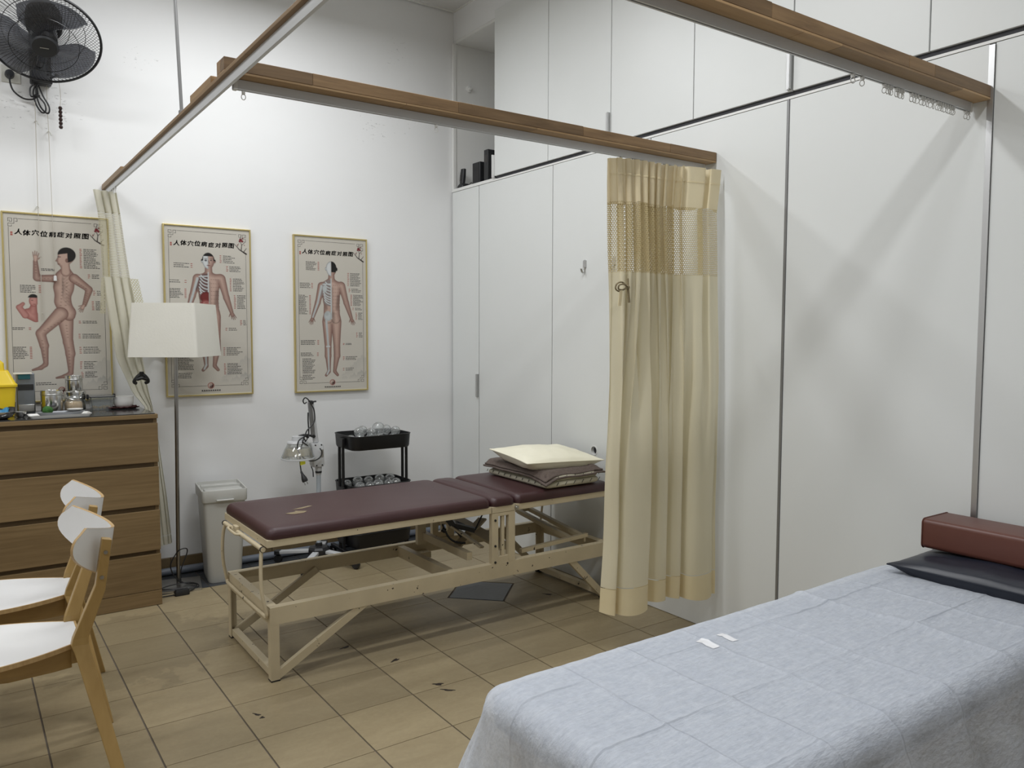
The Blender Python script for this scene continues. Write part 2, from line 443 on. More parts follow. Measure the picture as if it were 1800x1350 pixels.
M['paper'] = mat('white_paper', (.74,.73,.66), .7)
M['teal'] = mat('teal_plastic', (.010,.085,.10), .4)
M['dispenser'] = mat('grey_dispenser_steel', (.22,.24,.26), .35, .7)
M['tan_jar'] = mat('pale_tan_balls', (.60,.44,.24), .7, c2=(.50,.35,.18), ns=70)
M['glass'] = glass_like('clear_glass', (.93,.94,.94), .72)
M['clear'] = glass_like('clear_plastic', (.86,.88,.88), .6, .12)
M['porcelain'] = mat('white_porcelain', (.78,.77,.74), .2)
M['red_cloth'] = mat('dark_red_cloth', (.075,.014,.014), .8, c2=(.05,.01,.01), ns=20)
M['green'] = mat('green_sponge', (.05,.16,.03), .9, c2=(.03,.10,.02), ns=60, bump=.8, bs=70)
M['grey_dish'] = mat('grey_enamel_dish', (.25,.26,.28), .3, .3)
M['blue'] = mat('blue_wrapper', (.04,.22,.40), .4)
M['tdp'] = mat('light_grey_plastic', (.56,.57,.58), .4)
M['tdp_pole'] = mat('pale_blue_grey_tube', (.46,.51,.56), .4)
M['yellow_tag'] = mat('yellow_label', (.80,.78,.05), .6)
M['mesh_gold'] = mat('pale_gold_guard', (.55,.49,.36), .5)
M['stain'] = mat('dark_brown_chip', (.02,.012,.008), .6)
M['phone'] = mat('matt_black_handset', (.015,.016,.018), .45)

# ------------------------------------------------------------------ room
XW, YB, ZC = 2.925, 4.92, 3.65      # cabinet fronts, back wall, ceiling
XL, YF, XR = -2.6, -2.4, 3.52
struct('wall_back', MB().box((XL-.1, YB, -.1), (XR+.1, YB+.1, ZC+.1)), M['wall_back'], smooth=False)
struct('wall_right', MB().box((XR, YF, -.1), (XR+.1, YB+.1, ZC+.1)), M['wall'], smooth=False)
struct('wall_left', MB().box((XL-.1, YF, -.1), (XL, YB, ZC+.1)), M['wall'], smooth=False)
struct('wall_front', MB().box((XL-.1, YF-.1, -.1), (XR+.1, YF, ZC+.1)), M['wall'], smooth=False)
# panel above the cabinets and the open niche
struct('trim_1', MB().box((XW+.02, -.3, 3.455), (XR-.001, YB-.001, ZC)), M['wall'], smooth=False)

ceil = struct('ceiling', MB().box((XL-.1, YF-.1, ZC+.012), (XR+.1, YB+.1, ZC+.1)), M['ceiling'], smooth=False)
xs = [XW+.02 - .6*i for i in range(8)]; ys = [YB - .02 - .6*i for i in range(8)]
pm = None
for i in range(6):
    for j in range(7):
        b = MB().box((xs[i+1]+.012, ys[j+1]+.012, ZC+.003), (xs[i]-.012, ys[j]-.012, ZC+.016))
        obj('ceiling_panel', b, M['ceiling'], ceil, smooth=False)
g = MB()
for i in range(7): g.box((xs[i]-.012, YF, ZC-.002), (xs[i]+.012, YB-.001, ZC+.004))
for j in range(8): g.box((XL, ys[j]-.012, ZC-.0025), (XW+.02, ys[j]+.012, ZC+.0035))
obj('grid_bar', g, M['white_edge'], ceil, smooth=False)['kind'] = 'stuff'

# floor: grout bed with every tile of the visible part laid one by one
T = .3035; TX0, TY0 = .823, 3.013; GAP = .0028
floor = struct('floor', MB().box((XL-.1, YF-.1, -.1), (XR+.1, YB+.1, -.0035)), M['grout'], smooth=False)
DC = Vector((TX0+5*T, TY0+2*T)); DR = .211
YDARK = TY0 + 5*T
tile_me = {}
rest = MB()
def cut_poly(x0, y0, x1, y1):
    """tile minus the inset diamond when a corner of it lies at the diamond's centre"""
    pts = [(x0,y0),(x1,y0),(x1,y1),(x0,y1)]; out = []
    for i, (x, y) in enumerate(pts):
        if abs(x-DC.x) + abs(y-DC.y) < DR*.6:
            px, py = pts[i-1]; nx, ny = pts[(i+1) % 4]
            k = DR + .006
            def along(qx, qy):
                l = math.hypot(qx-x, qy-y); d = k - (abs(x-DC.x)+abs(y-DC.y))*.0
                return (x+(qx-x)/l*d, y+(qy-y)/l*d)
            out += [along(px, py), along(nx, ny)]
        else: out.append((x, y))
    return out
for i in range(-12, 9):
    for j in range(-18, 7):
        x0 = TX0+i*T+.003; x1 = x0+T-.006; y0 = TY0+j*T+GAP/2; y1 = y0+T-GAP
        if x0 > XW+.02 or y0 > YB: continue
        x1 = min(x1, XW+.03); y1 = min(y1, YB-.012)
        if x1 <= XL or y1 < YF: continue
        dark = j >= 5
        shown = i >= -5 and j >= -7
        if not shown:
            rest.box((max(x0, XL), max(y0, YF), -.006), (x1, y1, 0)); continue
        poly = cut_poly(x0, y0, x1, y1)
        b = MB().prism(poly, .006, lambda u, v, t: (u, v, -.006+t))
        obj('floor_tile', b, M['tile_dark'] if dark else M['tile'], floor, smooth=False)
obj('floor_tile_field', rest, M['tile'], floor, smooth=False)['kind'] = 'stuff'
dd = DR-.004
obj('diamond_tile', MB().prism([(DC.x, DC.y-dd),(DC.x+dd, DC.y),(DC.x, DC.y+dd),(DC.x-dd, DC.y)], .006, lambda u, v, t: (u, v, -.006+t)), M['tile_dark'], floor, smooth=False)
# dark chips in the tiles
def blob(cx, cy, r, sx, sy, rot, n=20):
    out = []
    for k in range(n):
        a = 2*PI*k/n; q = r*(1+.28*math.sin(3*a+cx*40)+.14*math.sin(5*a+cy*30))
        x, y = q*sx*math.cos(a), q*sy*math.sin(a)
        out.append((cx+x*math.cos(rot)-y*math.sin(rot), cy+x*math.sin(rot)+y*math.cos(rot)))
    return out
for cx, cy, r, sx, sy, rot in ((1.5215,3.045,.013,1.6,.7,.3),(1.558,2.733,.013,1.5,.8,-.5),(1.563,2.665,.015,1.8,.45,-.8),(.876,2.895,.008,.7,2.2,.5),(.885,2.860,.008,1,1,0),(1.40,3.30,.014,1.6,.6,.2),(2.60,3.36,.016,.6,1.5,.6)):
    obj('chip_mark', MB().prism(blob(cx, cy, r, sx, sy, rot), .0006, lambda u, v, t: (u, v, t)), M['stain'], floor, smooth=False)

# skirting tiles along the back wall
sk = struct('baseboard_back', MB().box((XL, YB-.004, 0), (XW, YB, .096)), M['grout'], smooth=False)
x = XL
while x < XW-.02:
    x2 = min(x+.30, XW); obj('skirting_tile', MB().box((x+.002, YB-.012, .001), (x2-.002, YB-.003, .095)), M['skirt'], sk, bevel=.002, smooth=False); x = x2

# pipe run on the floor against the skirting
t = thing('floor_pipe', 'grey blue pipe lying along the skirting behind the couch', 'pipe', (1.4, 4.878, 0))
obj('tube', MB().tube([(-.6,4.878,.024),(2.86,4.878,.024)], .022, 14), M['pipe'], t)
obj('clamp', MB().lathe([(.023,-.012),(.027,-.012),(.027,.012),(.023,.012)], (1.62,4.878,.0275), 16, (1,0,0)), M['alu'], t)
obj('clamp', MB().lathe([(.023,-.012),(.027,-.012),(.027,.012),(.023,.012)], (2.62,4.878,.0275), 16, (1,0,0)), M['alu'], t)

# ------------------------------------------------------------------ cabinet wall
def panel(name, y0, y1, z0, z1, parent, x=XW, th=.02, m='white_lam'):
    return obj(name, MB().box((x, y0, z0), (x+th, y1, z1)), M[m], parent, bevel=.0015, smooth=False)
def bar_handle(y, z0, z1, parent, m='alu', wd=.022):
    h = MB().box((XW-.012, y-wd/2, z0), (XW-.001, y+wd/2, z1)); h.box((XW-.022, y-wd/2, z0), (XW-.012, y-wd/2+.005, z1))
    return obj('handle', h, M[m], parent, bevel=.001, smooth=False)
def carcass(y0, y1, z0, z1, parent):
    c = MB()
    c.box((XW+.0215, y0+.001, z0), (XR-.002, y0+.018, z1)); c.box((XW+.0215, y1-.018, z0), (XR-.002, y1-.001, z1))
    c.box((XW+.0215, y0+.018, z0), (XR-.002, y1-.018, z0+.018)); c.box((XW+.0215, y0+.018, z1-.018), (XR-.002, y1-.018, z1)); c.box((XR-.012, y0+.018, z0+.018), (XR-.002, y1-.018, z1-.018))
    return obj('carcass', c, M['white_edge'], parent, smooth=False)

low = [(4.563, 4.905, 'narrow white filler cabinet in the corner beside the back wall'),
       (3.755, 4.553, 'tall white cabinet behind the pillow end of the couch, left of the dark gap'),
       (2.950, 3.749, 'tall white cabinet with two grey hooks and a black finger hole'),
       (2.143, 2.947, 'tall white cabinet right behind the hanging cream curtain'),
       (1.339, 2.130, 'wide white cabinet between the grey strip and the bright metal strip'),
       (.520, 1.318, 'white cabinet behind the brown bolster, right of the bright metal strip')]
for k, (y0, y1, lab) in enumerate(low):
    t = thing('tall_cabinet', lab, 'cabinet', (XW+.3, (y0+y1)/2, 0), group='tall white wall cabinets')
    carcass(y0, y1, .0, 2.405, t)
    if k == 2:
        # door with a round finger hole at y 3.363, z .761
        hy, hz, hr, n = 3.363, .761, .024, 24
        vs = []; fs = []
        ring = [(hy+hr*math.cos(2*PI*i/n), hz+hr*math.sin(2*PI*i/n)) for i in range(n)]
        def sq(i):
            a = 2*PI*i/n; c, s_ = math.cos(a), math.sin(a); q = .06/max(abs(c), abs(s_)); return (hy+q*c, hz+q*s_)
        sqr = [sq(i) for i in range(n)]
        b = MB()
        b.add([(XW, y, z) for y, z in ring]+[(XW, y, z) for y, z in sqr]+[(XW+.02, y, z) for y, z in ring], [(i, n+i, n+(i+1) % n, (i+1) % n) for i in range(n)]+[(i, (i+1) % n, 2*n+(i+1) % n, 2*n+i) for i in range(n)])
        for a0, b0, a1, b1 in ((y0,.002,hy-.06,2.405),(hy+.06,.002,y1,2.405),(hy-.06,.002,hy+.06,hz-.06),(hy-.06,hz+.06,hy+.06,2.405)):
            b.add([(XW,a0,b0),(XW,a1,b0),(XW,a1,b1),(XW,a0,b1)], [(0,3,2,1)])
        obj('door', b, M['white_lam'], t, smooth=False)
        obj('finger_hole_ring', MB().lathe([(hr-.001,-.002),(hr+.004,-.002),(hr+.004,.003),(hr-.001,.02)], (XW, hy, hz), 24, (1,0,0), close=True), M['white_edge'], t)
        obj('finger_hole_cup', MB().lathe([(hr-.0005,.0195),(.0001,.0205)], (XW, hy, hz), 24, (1,0,0)), M['dark_gap'], t)
    else: panel('door', y0, y1, .002, 2.405, t)
    if k == 0: bar_handle(4.574, .983, 1.139, t, 'alu', .024)
    if k == 3: obj('edge_strip', MB().box((XW-.003, 2.1312, .002), (XW+.018, 2.1425, 2.405)), M['alu_dark'], t, smooth=False)
    if k == 4: obj('edge_strip', MB().box((XW-.006, 1.319, .002), (XW+.018, 1.338, 2.400)), M['alu'], t, smooth=False)
    if k == 1: obj('edge_strip', MB().box((XW+.006, 3.7495, .002), (XW+.019, 3.7545, 2.405)), M['dark_gap'], t, smooth=False)
# rail and shadow gap between the rows
struct('trim_2', MB().box((XW-.002, .3, 2.407), (XW+.5, 4.372, 2.417)), M['white_edge'], smooth=False)
struct('trim_3', MB().box((XW+.012, .3, 2.4175), (XW+.3, 4.36, 2.4385)), M['dark_gap'], smooth=False)
# upper cabinets, two doors each
up = [(4.372, 3.803, 3.255, 'upper white cabinet next to the open niche, above the couch'),
      (3.250, 2.669, 2.122, 'upper white cabinet above the beige curtain, between two bar handles'),
      (2.117, 1.546, .98, 'upper white cabinet crossed by the right-hand end of the long wooden rail'),
      (.975, .41, -.15, 'upper white cabinet beyond the bright metal strip')]
for k, (y1, ym, y0, lab) in enumerate(up):
    t = thing('wall_cabinet', lab, 'cabinet', (XW+.3, (y0+y1)/2, 2.44), group='upper white wall cabinets')
    carcass(y0, y1, 2.44, 3.45, t)
    z1 = 3.49
    panel('door', ym+.0025, y1, 2.439, z1, t); panel('door', y0+.001, ym-.0025, 2.439, z1, t)
    if k == 0: bar_handle(4.378, 2.427, 2.573, t, 'white_gloss', .018); bar_handle(3.268, 2.445, 2.600, t)
    if k == 1: bar_handle(2.133, 2.445, 2.603, t)
# open niche between wall and first upper cabinet
t = thing('niche_shelf', 'open white niche in the corner above the filler cabinet', 'shelf', (XW+.3, 4.63, 2.40))
c = MB().box((XW+.002, 4.374, 2.409), (XR-.002, YB-.003, 2.429))
obj('bottom_board', c, M['white_edge'], t, bevel=.001, smooth=False)
obj('top_board', MB().box((XW+.022, 4.374, 3.435), (XR-.002, YB-.003, 3.4545)), M['white_edge'], t, smooth=False)
obj('side_board', MB().box((XW+.022, YB-.022, 2.4295), (XR-.002, YB-.003, 3.4345)), M['white_edge'], t, smooth=False)
obj('back_board', MB().box((XR-.02, 4.374, 2.4295), (XR-.003, YB-.0225, 3.4345)), M['white_edge'], t, smooth=False)
obj('edge_board', MB().box((XW+.002, YB-.03, 2.4295), (XW+.0215, YB-.003, 3.4345)), M['white_edge'], t, smooth=False)
obj('knob', MB().lathe([(.024,0),(.024,-.010),(.018,-.014),(.010,-.014),(.010,-.03),(.0001,-.03)], (3.055, YB-.0225, 3.143), 20, (0,1,0)), M['white_edge'], t)

# hooks on the cabinet door
for y, lab in ((3.455, 'small grey stick-on hook farther from the curtain'), (3.213, 'small grey stick-on hook half behind the curtain edge')):
    t = thing('wall_hook', lab, 'hook', (XW, y, 1.79))
    obj('plate', MB().loft([[(XW-.0005,y-.013,1.785),(XW-.0005,y+.013,1.785),(XW-.0005,y+.013,1.826),(XW-.0005,y,1.832),(XW-.0005,y-.013,1.826)],[(XW-.005,y-.012,1.786),(XW-.005,y+.012,1.786),(XW-.005,y+.012,1.825),(XW-.005,y,1.830),(XW-.005,y-.012,1.825)]]), M['alu'], t)
    obj('prong', MB().tube(sm([(XW-.004,y,1.790),(XW-.005,y,1.770),(XW-.012,y,1.760),(XW-.022,y,1.766),(XW-.028,y,1.784)], 4), [.006]*16+[.003], 8), M['steel'], t)

# things standing in the niche
zb = 2.4295
t = thing('cordless_phone', 'black cordless phone standing in its charging cradle in the niche', 'phone', (2.985, 4.845, zb))
obj('cradle', MB().loft([rrect(2.985,4.845,.085,.08,.02,zb), rrect(2.985,4.845,.08,.075,.02,zb+.02), rrect(2.985,4.845,.06,.05,.018,zb+.035)]), M['phone'], t)
hs = MB()
hs.loft([[(p[0]+(k*.0012), p[1], p[2]) for p in rrect(2.970,4.845,.026+.004*math.sin(PI*k/8),.046-.004*abs(k-4)/4,.011,zb+.03+.0135*k)] for k in range(9)])
obj('handset', hs, M['phone'], t)
kb = MB()
for r in range(4):
    for q in range(3): kb.box((2.9555+.0010*r, 4.833+q*.009, zb+.055+.011*r), (2.9595+.0010*r, 4.839+q*.009, zb+.062+.011*r))
obj('keypad', kb, M['ink_grey'], t, smooth=False)['kind'] = 'stuff'
obj('cord', MB().tube(sm([(2.995,4.808,zb+.012),(3.00,4.78,zb+.035),(3.00,4.75,zb+.025),(3.05,4.73,zb+.006)], 6), .003, 6), M['black'], t)
t = thing('router_box', 'square black box standing upright in the niche', 'box', (3.02, 4.65, zb))
obj('body', MB().box((2.962,4.605,zb), (3.085,4.700,zb+.150)), M['phone'], t, bevel=.004)
obj('front_panel', MB().box((2.9602,4.613,zb+.008), (2.9618,4.692,zb+.142)), M['black_metal'], t, smooth=False)
t = thing('folder_box', 'slim black file box at the cabinet side of the niche', 'box', (3.06, 4.535, zb))
obj('body', MB().box((2.965,4.510,zb), (3.16,4.560,zb+.215)), M['phone'], t, bevel=.003)
obj('spine_label', MB().box((2.9638,4.518,zb+.13), (2.9648,4.552,zb+.18)), M['ink_grey'], t, smooth=False)

# ------------------------------------------------------------------ curtain rails
def glider(x, y, z, parent, ang=0):
    b = MB().box((x-.004, y-.005, z-.004), (x+.004, y+.005, z+.006))
    r = []
    for k in range(12):
        a = 2*PI*k/12; q = .0065*math.cos(a)
        r.append((x+q*math.cos(ang), y+q*math.sin(ang), z-.0125+.0085*math.sin(a)))
    b.tube(r, .0014, 5, True)
    return obj('glider', b, M['nylon'], parent)

def rail_x(lab, x0, x1, yf, zb, seams, gl, end_gl):
    t = thing('curtain_rail', lab, 'curtain rail', ((x0+x1)/2, yf+.03, zb))
    s = [x0]+seams+[x1]
    for i in range(len(s)-1):
        dz = .0006*((i % 3)-1)
        obj('wood_lath', MB().box((s[i]+.0003, yf+.0004*(i % 2), zb+.0072), (s[i+1]-.0003, yf+.042, zb+.046+dz)), M['rail_wood'], t, bevel=.0015, smooth=False)
        obj('wood_lath', MB().box((s[i]+.0003, yf+.0423, zb+.0072), (s[i+1]-.0003, yf+.082, zb+.0455-dz)), M['rail_wood'], t, bevel=.0015, smooth=False)
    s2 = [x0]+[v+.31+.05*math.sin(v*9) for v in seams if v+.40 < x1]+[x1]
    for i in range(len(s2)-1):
        obj('bounce_lit_underside', MB().box((s2[i]+.0003, yf+.0006, zb), (s2[i+1]-.0003, yf+.0815, zb+.0068)), M['rail_wood_bounce'], t, bevel=.001, smooth=False)  # thin added strip: bounced light on the rail's underside painted as paler wood
    ty = yf+.052
    tr = MB().box((x0+.042, ty, zb-.031), (x1-.018, ty+.003, zb-.0012)).box((x0+.042, ty+.013, zb-.031), (x1-.018, ty+.016, zb-.0012)).box((x0+.042, ty+.003, zb-.005), (x1-.018, ty+.013, zb-.0012))
    tr.box((x0+.042, ty+.003, zb-.031), (x1-.018, ty+.0055, zb-.029)).box((x0+.042, ty+.0105, zb-.031), (x1-.018, ty+.013, zb-.029))
    obj('track', tr, M['track'], t, smooth=False)
    for x in (x0+.049, x1-.022):
        obj('end_cap', MB().box((x-.006, ty-.001, zb-.034), (x+.006, ty+.017, zb-.001)), M['nylon'], t, bevel=.002, smooth=False)
    random.seed(int(x1*100+yf*100))
    for x in gl: glider(x, ty+.008, zb-.038, t, random.uniform(-1.3, .5))
    return t
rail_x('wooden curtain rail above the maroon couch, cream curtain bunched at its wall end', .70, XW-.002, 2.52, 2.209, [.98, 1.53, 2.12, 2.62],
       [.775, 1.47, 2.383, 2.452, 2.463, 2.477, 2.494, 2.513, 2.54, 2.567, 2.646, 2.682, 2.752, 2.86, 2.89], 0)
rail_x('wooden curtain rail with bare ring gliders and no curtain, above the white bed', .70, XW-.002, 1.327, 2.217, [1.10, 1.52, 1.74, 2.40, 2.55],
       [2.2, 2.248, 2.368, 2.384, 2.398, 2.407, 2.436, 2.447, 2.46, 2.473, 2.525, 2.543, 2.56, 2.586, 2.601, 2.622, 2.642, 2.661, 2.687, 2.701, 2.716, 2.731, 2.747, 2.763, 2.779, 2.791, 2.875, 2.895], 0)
# the rail running to the back wall: thin lath, blocks on top, hung on a rod
t = thing('curtain_rail', 'thin wooden curtain rail running to the poster wall, hung on a steel rod', 'curtain rail', (.72, 3, 2.2))
s = [-.2, 1.2, 2.30, 3.70, YB-.002]
for i in range(4): obj('wood_lath', MB().box((.696, s[i]+.0003, 2.1965), (.740, s[i+1]-.0003, 2.2083)), M['rail_wood_y'], t, bevel=.0015, smooth=False)
obj('splice_block', MB().box((.697, 2.66, 2.2085), (.739, 2.93, 2.232)), M['rail_wood_y'], t, bevel=.002, smooth=False)
obj('splice_block', MB().box((.697, 4.32, 2.2085), (.739, YB-.004, 2.226)), M['rail_wood_y'], t, bevel=.002, smooth=False)
n = 9; sec = []
for k in range(n):
    a = k/(n-1); sec.append((.7095-.0022*math.sin(PI*a), 2.1963-.029*a))
sec += [(.7195, 2.1673), (.7215, 2.171), (.7215, 2.1963)]
obj('track', MB().loft([[(x, -.2, z) for x, z in sec], [(x, YB-.03, z) for x, z in sec]]), M['track'], t, angle=30)
obj('hanger_rod', MB().tube([(.713, 3.122, 2.214), (.662, 3.122, ZC)], .0062, 10), M['alu_dark'], t)
obj('rod_nut', MB().lathe([(.011,0),(.011,.012),(.007,.016)], (.713, 3.122, 2.2137), 6), M['alu_dark'], t)
for y in (4.60, 4.66, 4.72, 4.78, 4.84): glider(.715, y, 2.163, t, 1.2)

# ------------------------------------------------------------------ curtains
def dense(P, k=5):
    """smooth an open (u, d) control polygon"""
    return [(p.x, p.y) for p in sm([(a, b, 0) for a, b in P], k)]

def drape(parent, parts, rows, prof, ky=1.0, prof2=None, zt=0, zb=0):
    """rows (z, xl, xr, yl, yr, amp); parts (name, material, z_top, z_bottom, uv?, solid)"""
    L = [0.0]
    for i in range(1, len(prof)):
        dx = (prof[i][0]-prof[i-1][0])*.6; dy = (prof[i][1]-prof[i-1][1])*.05; L.append(L[-1]+math.hypot(dx, dy))
    def at(z):
        if z >= rows[0][0]: return rows[0][1:]
        for a, b in zip(rows, rows[1:]):
            if b[0] <= z <= a[0]:
                f = (a[0]-z)/(a[0]-b[0]); f2 = f
                return tuple(p+(q-p)*f2 for p, q in zip(a[1:], b[1:]))
        return rows[-1][1:]
    m = len(prof)-1
    for name, mm, z1, z0, uv, zf in parts:
        nv = max(2, int((z1-z0)/.03))
        def fn(a, b):
            i = round(a*m); u, d = prof[i]
            z = z1+(z0-z1)*b
            if prof2:
                k_ = max(0, min(1, (zt-z)/(zt-zb))); k_ = k_*k_*(3-2*k_); u2, d2 = prof2[i]; u += (u2-u)*k_; d += (d2-d)*k_
            xl, xr, yl, yr, am = at(z)
            h = zf(u, b) if zf else 0
            wob = noise.noise(Vector((u*5, z*2.2, 3.1)))*.012*min(1, (rows[0][0]-z)*1.2)
            x = xl+(xr-xl)*u + noise.noise(Vector((u*4, z*1.4, 8)))*.008*min(1, (rows[0][0]-z))
            return (x, yl+(yr-yl)*u + d*am + wob*ky, z+h)
        o_ = MB().grid(m, nv, fn, (lambda a, b: (L[round(a*m)], (z1-z0)*(1-b))) if uv else None)
        obj(name, o_, M[mm], parent, angle=80)

t = thing('curtain', 'cream hospital curtain with net top hanging at the wall end beside the couch', 'curtain', (2.6, 2.52, .2))
P = dense([(0,.1),(.02,-.5),(.06,-.75),(.075,.1),(.085,.5),(.10,.1),(.115,-.7),(.22,-1.0),(.325,-.85),(.355,-.3),(.35,.5),(.38,.65),(.415,.1),(.45,-.5),(.51,-.55),(.545,-.2),(.55,.4),(.58,.35),(.60,-.2),(.655,-.45),(.69,.25),(.70,.7),(.72,.3),(.715,-.5),(.76,-.9),(.86,-.95),(.94,-.7),(.985,-.4),(1.0,-.55)], 4)
def resample(P, n):
    out = []
    for i in range(n+1):
        f = i/n*(len(P)-1); k = min(int(f), len(P)-2); r = f-k
        out.append((P[k][0]+(P[k+1][0]-P[k][0])*r, P[k][1]+(P[k+1][1]-P[k][1])*r))
    return out
P = resample(P, 190)
PT = []
for i in range(191):
    q_ = i/190
    if q_ < .70:
        u = q_*.66/.70; PT.append((u+.027*math.sin(4*PI*9*q_/.70), -.30+.62*math.sin(2*PI*9*q_/.70+.5*math.sin(q_*7))-.25*math.sin(q_*9)))
    else:
        v = (q_-.70)/.30; u = .66+.34*v
        d_ = -.75-.15*math.sin(v*3.1)+.95*math.exp(-((v-.62)/.05)**2)+.5*math.exp(-(v/.06)**2)
        PT.append((u+.02*math.exp(-((v-.62)/.08)**2)*math.sin((v-.62)*40), d_))
rows = [(2.168, 2.315, 2.905, 2.588, 2.50, .034), (2.06, 2.312, 2.885, 2.585, 2.50, .042), (1.97, 2.312, 2.865, 2.582, 2.50, .048), (1.68, 2.312, 2.872, 2.575, 2.495, .055),
        (1.2, 2.312, 2.885, 2.565, 2.49, .062), (.5, 2.285, 2.885, 2.555, 2.49, .070), (.20, 2.268, 2.885, 2.55, 2.49, .075)]
def hemdip(u, b): return -.012*math.sin(u*9)*b
drape(t, [('heading', 'curtain_head', 2.165, 1.975, False, lambda u, b: -.010*math.sin(u*20)*b), ('netting', 'net', 1.981, 1.680, True, None),
          ('body', 'curtain', 1.684, .315, False, None), ('hem', 'curtain_hem', .312, .205, False, hemdip)], rows, PT, 1.0, P, 1.95, .55)
# heading stitch tape
drape(t, [('heading_tape', 'curtain_hem', 2.100, 2.094, False, None)], [tuple(r[:3])+(r[3]-.002, r[4]-.002, r[5]) for r in rows], PT)
# knotted tie-back cord on the left edge
k = MB(); bw = lambda x, y, z: (2.318+(x-2.318)*1.45, y-.012, 1.612+(z-1.612)*1.25)
k.tube(sm([bw(2.318,2.475,1.64),bw(2.318,2.47,1.60),bw(2.322,2.47,1.56)], 5), .006, 6)
k.tube(sm([bw(2.31,2.465,1.612),bw(2.285,2.455,1.626),bw(2.262,2.45,1.620),bw(2.258,2.452,1.604),bw(2.275,2.455,1.596),bw(2.31,2.465,1.610)], 5), .0035, 6)
k.tube(sm([bw(2.31,2.462,1.612),bw(2.29,2.45,1.619),bw(2.270,2.448,1.616),bw(2.268,2.45,1.603),bw(2.285,2.452,1.601),bw(2.31,2.462,1.609)], 5), .0035, 6)
k.lathe([(.001,-.010),(.009,-.004),(.009,.004),(.001,.010)], bw(2.312,2.464,1.611), 10, (1,0,.3))
obj('tie_cord', k, M['rope'], t)
obj('tie_tail', MB().loft([[(2.252-.002*i,2.440,1.596-.016*i),(2.266-.002*i,2.438,1.596-.016*i),(2.266-.002*i,2.435,1.596-.016*i),(2.252-.002*i,2.437,1.596-.016*i)] for i in range(5)]), M['curtain_hem'], t)

t = thing('curtain', 'pale gathered curtain pulled aside behind the dresser and floor lamp', 'curtain', (.8, 4.72, .22))
P2 = dense([(0,.1),(.02,-.5),(.06,-.8),(.18,-.9),(.28,-.6),(.31,.1),(.34,.3),(.36,-.3),(.42,-.8),(.52,-.9),(.60,-.5),(.62,.2),(.66,.1),(.68,-.6),(.78,-.9),(.88,-.7),(.91,.1),(.95,-.2),(.98,-.5),(1.0,-.1)], 5)
r2 = [(2.161,.625,.742),(2.047,.644,.758),(1.883,.653,.776),(1.712,.659,.797),(1.573,.671,.820),(1.399,.697,.838),(1.273,.715,.852),(1.176,.755,.866),(1.088,.789,.878),(1.002,.852,.895),(.813,.871,.921),(.627,.878,.943),(.504,.887,.958),(.278,.905,.977),(.222,.910,.981)]
rows2 = [(z, a, b, 4.705+.02*(z < 1.3), 4.745+.02*(z < 1.3), .026 if z > 1.5 else (.018 if z > 1.25 else .016)) for z, a, b in r2]
drape(t, [('heading', 'curtain_b', 2.161, 2.047, False, None), ('netting', 'net_b', 2.052, 1.708, True, None), ('body', 'curtain_b', 1.712, .275, False, None), ('hem', 'curtain_b', .272, .222, False, None)], rows2, P2, .5)
# loose netting flaps folded out at both sides
obj('net_flap', MB().grid(6, 10, lambda a, b: (.648+.03*a-.012*b, 4.68+.02*a, 1.705-.19*b), lambda a, b: (a*.03, (1-b)*.19)), M['net_b'], t)
obj('net_flap', MB().grid(6, 10, lambda a, b: (.790+.045*a+.035*b, 4.71+.02*a, 1.705-.19*b), lambda a, b: (a*.03, (1-b)*.19)), M['net_b'], t)
t = thing('curtain_clip', 'black claw clip gathering the pale curtain under the lampshade', 'clip', (.823, 4.675, 1.165))
cl = MB()
for sx in (-1, 1): cl.tube(sm([(.823, 4.652, 1.190),(.823+sx*.014, 4.646, 1.185),(.823+sx*.030, 4.65, 1.165),(.823+sx*.034, 4.66, 1.150),(.823+sx*.024, 4.672, 1.143)], 5), .0095, 8)
cl.tube(sm([(.800, 4.646, 1.164),(.823, 4.638, 1.172),(.846, 4.646, 1.164)], 5), .0095, 8)
obj('jaw', cl, M['black'], t)
obj('spring', MB().lathe([(.003,-.012),(.006,-.011),(.006,.011),(.003,.012)], (.823, 4.648, 1.188), 12, (1,0,0)), M['steel'], t)
obj('pinch_plate', MB().loft([rrect(.823,4.642,.026,.006,.002,1.188), rrect(.823,4.638,.022,.006,.002,1.206)]), M['black'], t)

# ------------------------------------------------------------------ wall posters
def cap(U, V, a, b, ra, rb):
    ax, ay = a; bx, by = b; dx, dy = bx-ax, by-ay; l2 = dx*dx+dy*dy
    h = np.clip(((U-ax)*dx+(V-ay)*dy)/l2, 0, 1)
    return np.hypot(U-ax-dx*h, V-ay-dy*h)-(ra+(rb-ra)*h)
def ell(U, V, c, rx, ry): return (np.hypot((U-c[0])/rx, (V-c[1])/ry)-1)*min(rx, ry)
def smin(a, b, k=.6):
    h = np.clip(.5+.5*(b-a)/k, 0, 1); return b+(a-b)*h-k*h*(1-h)
def cover(d, w=.13): return np.clip(.5-d/w/2, 0, 1)[..., None]

def hand(U, V, wr, ang, s=1.0, side=1):
    """open hand: palm, four fingers and a thumb, pointing along ang (radians, v down)"""
    c, q = math.cos(ang), math.sin(ang)
    f = lambda x, y: (wr[0]+s*(x*c-y*q), wr[1]+s*(x*q+y*c))
    d = cap(U, V, f(0,0), f(2.0,0), .85*s, 1.25*s)
    for y, ln in ((-1.0,4.6),(-.35,5.3),(.3,5.1),(.95,4.3)): d = np.minimum(d, cap(U, V, f(2.2,y), f(ln,y*1.5), .30*s, .2*s))
    return np.minimum(d, cap(U, V, f(.6,side*.8), f(2.3,side*2.4), .38*s, .24*s))

